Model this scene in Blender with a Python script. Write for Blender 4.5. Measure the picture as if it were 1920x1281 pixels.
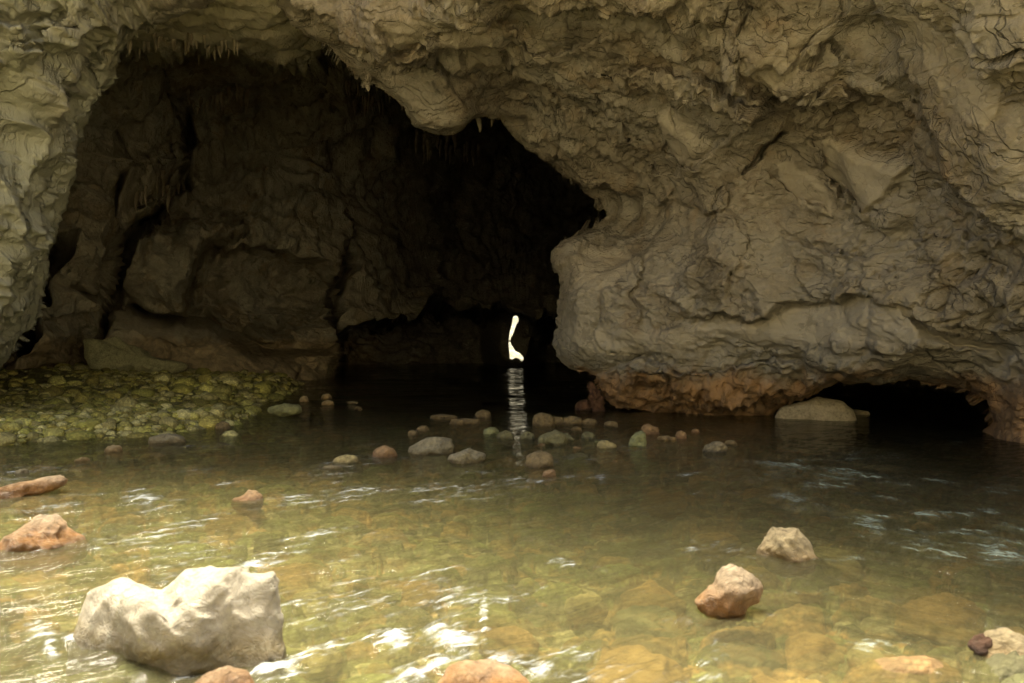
import bpy, bmesh, math
import numpy as np
from mathutils import Vector

sc = bpy.context.scene
for o in list(bpy.data.objects):
    bpy.data.objects.remove(o)

# ------------------------------------------------------------------ camera
CAM_H, F, CX, CY = 1.5, 1920 * 28 / 36, 960.0, 640.5
cam_d = bpy.data.cameras.new("camera")
cam = bpy.data.objects.new("camera", cam_d)
sc.collection.objects.link(cam)
cam.location = (0, 0, CAM_H)
cam.rotation_euler = (math.radians(90), 0, 0)
cam_d.lens = 28
cam_d.sensor_width = 36
cam_d.clip_start = 0.05
cam_d.clip_end = 3000
cam_d.dof.use_dof = True
cam_d.dof.focus_distance = 11
cam_d.dof.aperture_fstop = 2.4
sc.camera = cam

# ------------------------------------------------------------------ light
SUN_EL, SUN_AZ = 74.0, -35.0      # azimuth from +Y (into the picture) towards +X
w = bpy.data.worlds.new("World")
sc.world = w
w.use_nodes = True
nt = w.node_tree
nt.nodes.clear()
sky = nt.nodes.new("ShaderNodeTexSky")
sky.sky_type = 'NISHITA'
sky.sun_disc = False
sky.sun_elevation = math.radians(SUN_EL)
sky.sun_rotation = math.radians(SUN_AZ)
sky.air_density = 0.7
sky.dust_density = 7.0
bg = nt.nodes.new("ShaderNodeBackground")
bg.inputs[1].default_value = 0.15
wo = nt.nodes.new("ShaderNodeOutputWorld")
nt.links.new(sky.outputs[0], bg.inputs[0])
nt.links.new(bg.outputs[0], wo.inputs[0])

sd_ = bpy.data.lights.new("sun", 'SUN')
sun = bpy.data.objects.new("sun", sd_)
sc.collection.objects.link(sun)
sd_.energy = 5.0
sd_.angle = math.radians(24.0)
sd_.color = (1.0, 0.93, 0.8)
_e, _a = math.radians(SUN_EL), math.radians(SUN_AZ)
_dir = Vector((math.sin(_a) * math.cos(_e), math.cos(_a) * math.cos(_e), math.sin(_e)))
sun.rotation_euler = _dir.to_track_quat('Z', 'Y').to_euler()

sc.view_settings.view_transform = 'Standard'
sc.view_settings.look = 'None'
sc.view_settings.exposure = 1.18
sc.view_settings.use_white_balance = True
sc.view_settings.white_balance_temperature = 6700
sc.view_settings.white_balance_tint = 5
sc.view_settings.gamma = 1.0
sc.cycles.max_bounces = 7
sc.cycles.diffuse_bounces = 3
sc.cycles.glossy_bounces = 4
sc.cycles.transparent_max_bounces = 12
sc.cycles.caustics_reflective = False
sc.cycles.sample_clamp_indirect = 4.0
sc.cycles.use_denoising = True

# ------------------------------------------------------------------ noise
def _hash(ix, iy, iz, seed):
    h = (ix.astype(np.uint32) * np.uint32(374761393) + iy.astype(np.uint32) * np.uint32(668265263)
         + iz.astype(np.uint32) * np.uint32(2246822519) + np.uint32((seed * 3266489917) & 0xffffffff))
    h ^= h >> np.uint32(15)
    h *= np.uint32(2246822519)
    h ^= h >> np.uint32(13)
    h *= np.uint32(3266489917)
    h ^= h >> np.uint32(16)
    return h

_G = np.random.RandomState(5).normal(size=(256, 3))
_G /= np.linalg.norm(_G, axis=1)[:, None]

def perlin(P, seed=0):
    P = np.asarray(P, dtype=np.float64)
    i = np.floor(P).astype(np.int64)
    f = P - i
    u = f * f * f * (f * (f * 6 - 15) + 10)
    out = 0
    for dx in (0, 1):
        for dy in (0, 1):
            for dz in (0, 1):
                g = _G[_hash(i[:, 0] + dx, i[:, 1] + dy, i[:, 2] + dz, seed) & np.uint32(255)]
                d = g[:, 0] * (f[:, 0] - dx) + g[:, 1] * (f[:, 1] - dy) + g[:, 2] * (f[:, 2] - dz)
                wx = u[:, 0] if dx else 1 - u[:, 0]
                wy = u[:, 1] if dy else 1 - u[:, 1]
                wz = u[:, 2] if dz else 1 - u[:, 2]
                out = out + d * wx * wy * wz
    return out * 1.6

def fbm(P, octv=4, seed=0, gain=0.5):
    s, a = 0, 1.0
    for k in range(octv):
        s = s + a * perlin(P * (2.03 ** k), seed + k)
        a *= gain
    return s

def ridged(P, octv=4, seed=0, gain=0.55):
    s, a, wgt = 0, 1.0, 1.0
    for k in range(octv):
        r = 1 - np.abs(perlin(P * (2.07 ** k), seed + k)) * 1.4
        r = np.clip(r, 0, 1) ** 2
        s = s + a * r * wgt
        wgt = np.clip(r * 1.6, 0, 1)
        a *= gain
    return s

def worley(P, seed=0, dims=3, jit=0.9):
    """F1, F2, cell hash"""
    i = np.floor(P).astype(np.int64)
    n = len(P)
    f1 = np.full(n, 9.0)
    f2 = np.full(n, 9.0)
    cid = np.zeros(n, dtype=np.uint32)
    zr = (-1, 0, 1) if dims == 3 else (0,)
    for dx in (-1, 0, 1):
        for dy in (-1, 0, 1):
            for dz in zr:
                c = i + np.array([dx, dy, dz])
                h = _hash(c[:, 0], c[:, 1], c[:, 2], seed)
                jx = ((h & np.uint32(1023)) / 1023.0 - .5) * jit + .5
                jy = (((h >> np.uint32(10)) & np.uint32(1023)) / 1023.0 - .5) * jit + .5
                jz = (((h >> np.uint32(20)) & np.uint32(1023)) / 1023.0 - .5) * jit + .5
                d2 = (c[:, 0] + jx - P[:, 0]) ** 2 + (c[:, 1] + jy - P[:, 1]) ** 2
                if dims == 3:
                    d2 = d2 + (c[:, 2] + jz - P[:, 2]) ** 2
                d = np.sqrt(d2)
                m = d < f1
                f2 = np.where(m, f1, np.minimum(f2, d))
                cid = np.where(m, h, cid)
                f1 = np.where(m, d, f1)
    return f1, f2, cid

def warp(P, s, a, seed):
    return P + a * np.stack([perlin(P * s, seed), perlin(P * s, seed + 31), perlin(P * s, seed + 57)], 1)

# ------------------------------------------------------------------ helpers
def at(px, py, d):
    px, py, d = np.broadcast_arrays(np.asarray(px, float), np.asarray(py, float), np.asarray(d, float))
    return np.stack([(px - CX) / F * d, d, CAM_H - (py - CY) / F * d], -1)

def on_plane(px, py, z=0.0):
    d = (CAM_H - z) * F / (np.asarray(py, float) - CY)
    return at(px, py, d)

def tag(o, label=None, cat=None, group=None, kind=None):
    for k, v in (("label", label), ("category", cat), ("group", group), ("kind", kind)):
        if v:
            o[k] = v
    return o

def mesh_obj(name, V, faces, mat, smooth=True, attrs=None, parent=None, loc=None):
    """faces: (n,4) or (n,3) int array or list of arrays"""
    me = bpy.data.meshes.new(name)
    fl = faces if isinstance(faces, list) else [faces]
    fl = [np.asarray(f) for f in fl if len(f)]
    V = np.asarray(V, dtype=np.float32)
    me.vertices.add(len(V))
    me.vertices.foreach_set("co", V.ravel())
    loops = np.concatenate([f.ravel() for f in fl]).astype(np.int32)
    tot = np.concatenate([np.full(len(f), f.shape[1]) for f in fl]).astype(np.int32)
    start = np.concatenate([[0], np.cumsum(tot)[:-1]]).astype(np.int32)
    me.loops.add(len(loops))
    me.loops.foreach_set("vertex_index", loops)
    me.polygons.add(len(tot))
    me.polygons.foreach_set("loop_start", start)
    me.polygons.foreach_set("loop_total", tot)
    if smooth:
        me.polygons.foreach_set("use_smooth", np.ones(len(tot), dtype=bool))
    if attrs:
        for k, a in attrs.items():
            a = np.asarray(a, dtype=np.float32)
            if a.ndim == 1:
                at_ = me.attributes.new(k, 'FLOAT', 'POINT')
                at_.data.foreach_set("value", a)
            else:
                at_ = me.attributes.new(k, 'FLOAT_COLOR', 'POINT')
                c = np.ones((len(V), 4), dtype=np.float32)
                c[:, :3] = a
                at_.data.foreach_set("color", c.ravel())
    me.update(calc_edges=True)
    me.validate()
    if mat:
        me.materials.append(mat)
    o = bpy.data.objects.new(name, me)
    sc.collection.objects.link(o)
    if parent:
        o.parent = parent
    if loc is not None:
        o.location = loc
    return o

def grid_faces(ny, nx):
    i = np.arange(ny - 1)[:, None] * nx + np.arange(nx - 1)[None, :]
    return np.stack([i, i + 1, i + nx + 1, i + nx], -1).reshape(-1, 4)

def grid_normals(V, ny, nx):
    G = V.reshape(ny, nx, 3)
    du = np.gradient(G, axis=1)
    dv = np.gradient(G, axis=0)
    n = np.cross(dv, du)
    n /= np.linalg.norm(n, axis=2)[..., None] + 1e-9
    return n.reshape(-1, 3)

def poly_dist(px, py, pts, closed=False):
    """distance, side (+1 left of travel on screen with y down => computed sign), arc fraction"""
    pts = np.asarray(pts, float)
    if closed:
        pts = np.vstack([pts, pts[:1]])
    seg = np.linalg.norm(np.diff(pts, axis=0), axis=1)
    L = seg.sum()
    acc = 0
    best = np.full(px.shape, 1e9)
    side = np.zeros(px.shape)
    arc = np.zeros(px.shape)
    qx = np.zeros(px.shape)
    qy = np.zeros(px.shape)
    for k in range(len(pts) - 1):
        a, b = pts[k], pts[k + 1]
        e = b - a
        t = np.clip(((px - a[0]) * e[0] + (py - a[1]) * e[1]) / (e @ e + 1e-9), 0, 1)
        x = a[0] + t * e[0]
        y = a[1] + t * e[1]
        d = np.hypot(px - x, py - y)
        m = d < best
        best = np.where(m, d, best)
        cr = e[0] * (py - a[1]) - e[1] * (px - a[0])
        side = np.where(m, np.sign(cr), side)
        arc = np.where(m, (acc + t * seg[k]) / L, arc)
        qx = np.where(m, x, qx)
        qy = np.where(m, y, qy)
        acc += seg[k]
    return best, side, arc, qx, qy

def inside(px, py, pts):
    pts = np.asarray(pts, float)
    r = np.zeros(px.shape, bool)
    n = len(pts)
    for k in range(n):
        x1, y1 = pts[k]
        x2, y2 = pts[(k + 1) % n]
        if y1 == y2:
            continue
        c = ((y1 > py) != (y2 > py)) & (px < (x2 - x1) * (py - y1) / (y2 - y1) + x1)
        r ^= c
    return r

def tps(ctrl):
    C = np.asarray(ctrl, float)
    X = C[:, :2] / 500.0
    n = len(X)
    def k(r2):
        return 0.5 * r2 * np.log(r2 + 1e-12)
    K = k(((X[:, None] - X[None]) ** 2).sum(-1)) + np.eye(n) * 0.01
    Pm = np.hstack([np.ones((n, 1)), X])
    A = np.zeros((n + 3, n + 3))
    A[:n, :n] = K
    A[:n, n:] = Pm
    A[n:, :n] = Pm.T
    sol = np.linalg.solve(A, np.concatenate([np.log(C[:, 2]), np.zeros(3)]))
    lo, hi = np.log(C[:, 2].min() * .9), np.log(C[:, 2].max() * 1.1)
    def f(px, py):
        x, y = px / 500.0, py / 500.0
        s = sol[n] + sol[n + 1] * x + sol[n + 2] * y
        for j in range(n):
            s = s + sol[j] * k((x - X[j, 0]) ** 2 + (y - X[j, 1]) ** 2)
        return np.exp(np.clip(s, lo, hi))
    return f

def sstep(a, b, x):
    t = np.clip((x - a) / (b - a), 0, 1)
    return t * t * (3 - 2 * t)

# ------------------------------------------------------------------ materials
def new_mat(name):
    m = bpy.data.materials.new(name)
    m.use_nodes = True
    m.node_tree.nodes.clear()
    return m, m.node_tree

class NB:
    def __init__(s, nt):
        s.nt = nt
    def n(s, t, **kw):
        x = s.nt.nodes.new(t)
        for k, v in kw.items():
            setattr(x, k, v)
        return x
    def l(s, a, b):
        s.nt.links.new(a, b)
    def setin(s, node, key, v):
        if isinstance(v, bpy.types.NodeSocket):
            s.l(v, node.inputs[key])
        else:
            node.inputs[key].default_value = v
    def noise(s, vec, scale, detail=5, rough=0.55, dist=0.0, typ='FBM'):
        x = s.n("ShaderNodeTexNoise")
        x.noise_type = typ
        s.l(vec, x.inputs['Vector'])
        x.inputs['Scale'].default_value = scale
        x.inputs['Detail'].default_value = detail
        x.inputs['Roughness'].default_value = rough
        x.inputs['Distortion'].default_value = dist
        return x.outputs[0]
    def math(s, op, a, b=0.0, c=None, clamp=False):
        x = s.n("ShaderNodeMath", operation=op, use_clamp=clamp)
        s.setin(x, 0, a)
        s.setin(x, 1, b)
        if c is not None:
            s.setin(x, 2, c)
        return x.outputs[0]
    def ramp(s, v, a, b, lo=0.0, hi=1.0):
        x = s.n("ShaderNodeMapRange", interpolation_type='SMOOTHSTEP')
        s.setin(x, 'Value', v)
        s.setin(x, 'From Min', a)
        s.setin(x, 'From Max', b)
        s.setin(x, 'To Min', lo)
        s.setin(x, 'To Max', hi)
        return x.outputs[0]
    def mix(s, f, a, b, bt='MIX'):
        x = s.n("ShaderNodeMix", data_type='RGBA', blend_type=bt)
        s.setin(x, 0, f)
        for k, v in ((6, a), (7, b)):
            if isinstance(v, (tuple, list)):
                v = (*v[:3], 1)
            s.setin(x, k, v)
        return x.outputs[2]
    def scalev(s, vec, sx, sy, sz, rot=(0, 0, 0)):
        x = s.n("ShaderNodeMapping")
        s.l(vec, x.inputs[0])
        x.inputs['Rotation'].default_value = rot
        x.inputs['Scale'].default_value = (sx, sy, sz)
        return x.outputs[0]
    def bump(s, h, dist, strength=1.0, normal=None):
        x = s.n("ShaderNodeBump")
        s.l(h, x.inputs['Height'])
        x.inputs['Distance'].default_value = dist
        x.inputs['Strength'].default_value = strength
        if normal is not None:
            s.l(normal, x.inputs['Normal'])
        return x.outputs[0]

def limestone(name, c_a, c_b, c_dark, c_stain=None, stain_z=0.8, rough=0.85, fine=1.0, upright=0.16):
    m, t = new_mat(name)
    b = NB(t)
    geo = b.n("ShaderNodeNewGeometry")
    pos = geo.outputs['Position']
    n1 = b.noise(pos, 0.5, 6, 0.6, 0.6)
    n2 = b.noise(pos, 2.3, 8, 0.62, 0.8)
    n3 = b.noise(pos, 11, 6, 0.65)
    col = b.mix(b.ramp(n1, 0.38, 0.62), c_a, c_b)
    col = b.mix(b.ramp(n2, 0.3, 0.7, 0.0, 0.55), col, tuple(x * 0.68 for x in c_a))
    # big weathering fields: grey crust against brown bare stone
    w1 = b.noise(pos, 0.33, 9, 0.6, 0.9)
    col = b.mix(b.ramp(w1, .50, .56, 0, .55), col, (c_b[0] * .95, c_b[1] * 1.0, c_b[2] * 1.08))
    w2 = b.noise(b.scalev(pos, 1.2, 1.2, .8), 0.5, 9, 0.62, 0.5)
    col = b.mix(b.ramp(w2, .53, .60, 0, .6), col, (c_a[0] * .72, c_a[1] * .64, c_a[2] * .52))
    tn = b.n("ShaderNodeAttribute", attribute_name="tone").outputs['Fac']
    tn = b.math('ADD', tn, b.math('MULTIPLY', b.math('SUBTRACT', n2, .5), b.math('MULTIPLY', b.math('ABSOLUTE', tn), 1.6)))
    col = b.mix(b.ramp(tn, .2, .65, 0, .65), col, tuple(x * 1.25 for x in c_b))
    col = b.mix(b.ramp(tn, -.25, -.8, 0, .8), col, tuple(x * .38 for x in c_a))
    # weathered dark patches, scattered
    p = b.noise(pos, 0.9, 7, 0.6, 0.5)
    pm = b.ramp(b.math('ADD', p, b.math('MULTIPLY', b.math('SUBTRACT', n3, 0.5), 0.35)), 0.60, 0.68)
    col = b.mix(b.math('MULTIPLY', pm, 0.65), col, c_dark)
    # pale calcite crust
    q = b.noise(b.scalev(pos, 1, 1, 1.8), 1.7, 7, 0.6, 1.2)
    col = b.mix(b.ramp(q, 0.6, 0.72, 0, 0.5), col, tuple(min(x * 1.45, .8) for x in c_b))
    # ochre tint spots
    o_ = b.noise(pos, 1.3, 5, 0.6, 0.3)
    col = b.mix(b.ramp(o_, 0.58, 0.75, 0, 0.4), col, (c_b[0] * 1.05, c_b[1] * 0.75, c_b[2] * 0.45))
    # speckle
    col = b.mix(b.ramp(n3, 0.35, 0.75, 0, 0.3), col, tuple(min(1, x * 1.5) for x in c_b))
    if c_stain and stain_z < 1:
        sp = b.n("ShaderNodeSeparateXYZ")
        b.l(pos, sp.inputs[0])
        lx = b.math('ADD', sp.outputs[0], b.math('MULTIPLY', n1, 3.0))
        col = b.mix(b.ramp(lx, -6.2, -4.0, .75, 0), col, (0.40, 0.41, 0.32))
        lz = b.math('ADD', b.math('MULTIPLY', sp.outputs[2], -1.0), b.math('MULTIPLY', n2, 2.0))
        col = b.mix(b.ramp(lz, -2.2, 0.2, 0, .45), col, (0.29, 0.28, 0.22))
    # hairline cracks: thin level lines of warped noise, only in some places
    def isoline(sc_, wd, seed_off, dist):
        v = b.scalev(pos, 1, 1, 1)
        v.node.inputs['Location'].default_value = (seed_off, 0, seed_off)
        k = b.math('ABSOLUTE', b.math('SUBTRACT', b.noise(v, sc_, 3.5, .5, dist), 0.5))
        return b.ramp(k, 0.0, wd, 1, 0)
    gate = b.ramp(b.noise(pos, 0.7, 4), 0.46, 0.6)
    gate2 = b.ramp(b.noise(pos, 0.9, 4, .5, .3), 0.54, 0.42)
    crack = b.math('MAXIMUM', b.math('MULTIPLY', isoline(0.8, .006, 3.1, .6), gate), b.math('MULTIPLY', isoline(1.9, .008, 7.7, .4), gate2))
    col = b.mix(b.math('MULTIPLY', crack, 0.28), col, c_dark)
    if c_stain:
        sep = b.n("ShaderNodeSeparateXYZ")
        b.l(pos, sep.inputs[0])
        zz = b.math('ADD', sep.outputs[2], b.math('MULTIPLY', b.math('SUBTRACT', b.noise(b.scalev(pos, 1, 1, .4), 1.6, 6, .6), 0.5), 1.1))
        sf = b.ramp(zz, stain_z - 0.24, stain_z + 0.26, 1, 0)
        sc_ = b.mix(b.ramp(n2, 0.4, 0.6), c_stain, tuple(x * 0.5 for x in c_stain))
        col = b.mix(b.math('MULTIPLY', b.math('MULTIPLY', sf, 0.78), b.ramp(tn, -.6, -.1, 0, 1)), col, sc_)
    # relief, drawn out into upright flutings towards the left limb
    spx = b.n("ShaderNodeSeparateXYZ")
    b.l(pos, spx.inputs[0])
    cmb = b.n("ShaderNodeCombineXYZ")
    b.l(spx.outputs[0], cmb.inputs[0])
    b.l(spx.outputs[1], cmb.inputs[1])
    b.l(b.math('MULTIPLY', spx.outputs[2], b.ramp(spx.outputs[0], -6.6, -5.0, upright, 1.0)), cmb.inputs[2])
    rpos = cmb.outputs[0]
    r1 = b.noise(rpos, 2.6, 10, 0.6, 0.7)
    r2 = b.noise(b.scalev(rpos, 1, 1, 2.2), 5, 9, 0.66, 1.2)
    r3 = b.noise(pos, 38, 5, 0.7)
    def terrace(n, steps, sharp=.72):
        x = b.math('MULTIPLY', n, steps)
        fr_ = b.math('FRACT', x)
        return b.math('DIVIDE', b.math('ADD', b.math('FLOOR', x), b.ramp(fr_, sharp, 1.0)), steps)
    t1 = terrace(b.noise(b.scalev(rpos, 1, 1, 1.6), 0.9, 6, .5, .5), 10)
    t2 = terrace(b.noise(b.scalev(rpos, 1, 1, 2.0), 2.4, 5, .55, .4), 8)
    h = b.math('ADD', b.math('MULTIPLY', r1, 0.035), b.math('MULTIPLY', r2, 0.026))
    h = b.math('ADD', h, b.math('MULTIPLY', t1, 0.30))
    h = b.math('ADD', h, b.math('MULTIPLY', t2, b.ramp(w2, .42, .56, .02, .09)))
    h = b.math('ADD', h, b.math('MULTIPLY', r3, 0.012 * fine))
    h = b.math('SUBTRACT', h, b.math('MULTIPLY', crack, 0.03))
    nrm = b.bump(h, 1.0, 0.9)
    b.l(b.ramp(tn, .2, .8, .9, .35), nrm.node.inputs['Strength'])
    pb = b.n("ShaderNodeBsdfPrincipled")
    b.l(col, pb.inputs['Base Color'])
    b.l(nrm, pb.inputs['Normal'])
    pb.inputs['Roughness'].default_value = rough
    pb.inputs['Specular IOR Level'].default_value = 0.25
    out = b.n("ShaderNodeOutputMaterial")
    b.l(pb.outputs[0], out.inputs[0])
    return m

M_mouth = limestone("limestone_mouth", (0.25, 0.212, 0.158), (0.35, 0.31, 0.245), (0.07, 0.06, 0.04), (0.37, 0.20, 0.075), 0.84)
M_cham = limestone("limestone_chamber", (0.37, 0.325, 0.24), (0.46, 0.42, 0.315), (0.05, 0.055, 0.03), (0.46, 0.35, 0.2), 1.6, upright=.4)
M_cliff = limestone("limestone_cliff", (0.26, 0.24, 0.17), (0.44, 0.41, 0.31), (0.12, 0.11, 0.08))

# ------------------------------------------------------------------ cave mouth (front arch)
OPEN = [(-900, 1000), (-700, 960), (-260, 830), (-80, 750), (-20, 705), (0, 688), (28, 655), (58, 622), (70, 600), (82, 575), (80, 545), (93, 520),
        (90, 480), (103, 440), (108, 400), (118, 365), (133, 330), (136, 300), (133, 268), (146, 235), (162, 190), (190, 155), (205, 138), (222, 100),
        (238, 82), (252, 66), (268, 58), (292, 48), (322, 36), (352, 24), (385, 12), (410, -5), (440, -70),
        (500, -90), (508, -20), (520, 10), (545, 42), (562, 52), (590, 80), (602, 84), (625, 108), (652, 128), (672, 150), (690, 168), (702, 160), (738, 178),
        (760, 196), (772, 222), (778, 243), (800, 246), (822, 254), (848, 250), (872, 238), (882, 226), (905, 218), (938, 220), (952, 232), (968, 246),
        (985, 262), (1003, 278), (1012, 296), (1040, 318), (1062, 336), (1084, 352), (1098, 372), (1120, 382), (1136, 405), (1108, 418),
        (1095, 426), (1080, 440), (1058, 448), (1040, 464), (1034, 478), (1038, 505), (1049, 520), (1050, 548), (1045, 580), (1044, 610), (1040, 645), (1048, 668),
        (1058, 684), (1076, 694), (1100, 698), (1112, 705), (1122, 728), (1138, 750), (1155, 762), (1190, 767), (1230, 774), (1280, 776), (1330, 786), (1390, 790), (1438, 791),
        (1452, 778), (1470, 762), (1500, 752), (1530, 738), (1545, 730), (1575, 717), (1625, 715), (1660, 720), (1700, 714), (1740, 722), (1780, 726), (1815, 738), (1840, 756),
        (1852, 778), (1856, 795), (1845, 810), (1844, 830), (1835, 910), (1835, 1000)]
mouth_ctrl = [
    # right mass
    (1040, 480, 16.6), (1045, 640, 16.8), (1100, 690, 16.2), (1135, 405, 18.6), (1250, 480, 15.3), (1250, 600, 15.2), (1300, 690, 15.0), (1300, 770, 15.6),
    (1440, 785, 15.2), (1450, 650, 14.0), (1450, 500, 13.8), (1600, 600, 12.8), (1600, 710, 13.0), (1780, 725, 12.3), (1750, 600, 12.0), (1900, 600, 11.0),
    (1900, 740, 11.4), (1900, 830, 11.9), (1845, 825, 12.1), (2300, 600, 9), (2300, 900, 9.5),
    (1200, 300, 15.4), (1000, 270, 17.4), (940, 225, 17.8), (860, 240, 16.6), (780, 235, 16.4), (700, 150, 15.8), (600, 80, 15), (520, 0, 14),
    (700, 50, 13.2), (900, 100, 13.5), (900, 0, 11), (1100, 100, 12.5), (1300, 50, 11), (1300, 250, 13.6), (1500, 250, 12.2), (1500, 100, 10.4),
    (1500, 0, 9.5), (1700, 0, 8.5), (1700, 200, 9.8), (1700, 400, 11.4), (1900, 0, 7.5), (1900, 250, 8.7), (1900, 420, 9.7),
    (600, -200, 12), (1000, -300, 9.2), (1500, -300, 7.2), (2000, -300, 6.2), (2400, 0, 6.6), (450, -200, 12.4), (450, -600, 10.8), (1000, -600, 7.8), (1500, -600, 5.6), (2600, -600, 4.8), (450, -800, 10.2), (1500, -800, 5),  # upper lip out of view, shaped to set where sunlight reaches
    # left mass
    (0, 0, 11), (0, 300, 12), (0, 650, 13.5), (100, 100, 12.3), (130, 300, 13.8), (80, 560, 14.2), (235, 90, 14), (200, 150, 14.3), (390, 0, 13.2),
    (300, -200, 12), (0, -300, 11.2), (-500, 0, 10), (-500, 600, 10), (-500, 900, 10.5), (0, 700, 14), (-600, -600, 10), (0, -700, 10.6)]
f_mouth = tps(mouth_ctrl)

# ledges / creases: (points, near-side step in m, fall-off px, groove depth, groove width px)
LEDGES = [
    ([(1060, 130), (1150, 135), (1230, 118), (1330, 124), (1420, 158), (1468, 200), (1484, 245)], 0.5, 90, 0.15, 7),
    ([(1484, 245), (1450, 265), (1432, 285), (1405, 305), (1380, 335)], 0.25, 60, 0.45, 4),
    ([(1390, -40), (1400, 40), (1432, 110), (1485, 190)], 0.35, 80, 0.15, 6),
    ([(1600, 108), (1510, 85), (1570, 30), (1590, -20)], 0.2, 60, 0.25, 3),
    ([(1610, -60), (1618, 60), (1650, 130), (1700, 200), (1745, 265), (1795, 320), (1825, 375), (1870, 420), (1905, 445), (1990, 480)], -0.6, 110, 0.2, 6),
    ([(1480, 190), (1540, 150), (1580, 175), (1595, 215), (1540, 235), (1490, 245)], 0.3, 40, 0.15, 4),
    ([(1500, 260), (1530, 340), (1570, 380), (1640, 405)], 0.35, 60, 0.15, 5),
    ([(1420, 320), (1460, 375), (1530, 420)], 0.3, 50, 0.1, 5),
    ([(1150, 470), (1290, 600), (1400, 602), (1500, 572), (1600, 556), (1720, 560)], -0.35, 60, 0.12, 5),
    ([(1690, 565), (1740, 610), (1800, 655), (1890, 700)], 0.3, 30, 0.15, 6),
    ([(1090, 700), (1150, 688), (1220, 678), (1300, 708), (1450, 700), (1540, 722)], 0.45, 50, 0.15, 5),
    ([(1160, 705), (1200, 690), (1240, 700), (1255, 760)], 0.15, 30, 0.12, 4),
    ([(1160, 395), (1240, 380), (1300, 400), (1390, 395)], -0.3, 50, 0.15, 5),
    ([(1130, 330), (1190, 345), (1260, 330), (1330, 290), (1380, 230)], 0.35, 60, 0.2, 5),
    ([(1225, 250), (1235, 290), (1260, 310)], 0.1, 40, 0.25, 4),
    ([(1200, 470), (1215, 520), (1190, 560), (1205, 610)], 0.15, 40, 0.2, 4),
    ([(1320, 480), (1370, 500), (1420, 560), (1440, 600)], -0.2, 60, 0.12, 5),
    ([(1600, 520), (1700, 500), (1800, 520), (1920, 490)], 0.2, 50, 0.1, 6),
    ([(880, -20), (930, 60), (1010, 95), (1090, 80), (1160, 60)], 0.4, 70, 0.15, 6),
    ([(690, 0), (770, 80), (830, 150), (900, 200), (960, 225)], 0.3, 60, 0.15, 7),
    ([(520, -40), (600, 30), (690, 90), (760, 120), (830, 160)], -0.3, 50, 0.1, 7),
    ([(1010, 20), (1080, 50), (1200, 20), (1300, -20)], -0.4, 60, 0.2, 6),
    ([(960, 150), (1060, 210), (1150, 240), (1210, 300)], 0.3, 50, 0.1, 6),
    ([(1420, 420), (1520, 470), (1620, 480), (1700, 450), (1800, 440), (1900, 470)], 0.25, 60, 0.12, 5),
    ([(1330, 330), (1390, 420), (1400, 500), (1350, 560)], 0.2, 60, 0.12, 5),
    # left limb: steep flutings
    ([(40, -20), (60, 80), (95, 160), (100, 260), (70, 380), (60, 520)], 0.45, 40, 0.2, 6),
    ([(150, 20), (130, 130), (105, 230), (100, 330)], 0.35, 35, 0.15, 5),
    ([(200, 30), (170, 110), (140, 180), (125, 260)], -0.3, 30, 0.12, 5),
    ([(20, 300), (30, 420), (10, 520), (30, 620)], 0.35, 40, 0.15, 5),
    ([(75, 420), (55, 500), (60, 560), (30, 620)], 0.25, 25, 0.1, 4),
    ([(0, 95), (40, 70), (70, 40), (110, 30)], 0.6, 40, 0.4, 8),
    ([(-20, 30), (20, 45), (60, 20), (75, -20)], 0.4, 30, 0.3, 6),
]

def apply_ledges(px, py, D, ledges, jitter=None):
    for k, (pts, amp, fall, gd, gw) in enumerate(ledges):
        jx = px + (jitter[0] if jitter else 0)
        jy = py + (jitter[1] if jitter else 0)
        d, s, u, _, _ = poly_dist(jx, jy, pts)
        tp = np.clip(np.minimum(u, 1 - u) / 0.18, 0, 1)
        tp = tp * np.exp(-np.maximum(d - 400, 0))
        sgn = np.sign(amp)
        soft = np.tanh(d / (gw * .8))
        D = D - abs(amp) * 0.55 * tp * (s * sgn) * soft * np.exp(-d / fall)
        D = D + gd * tp * np.exp(-(d / gw) ** 2)
    return D

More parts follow.
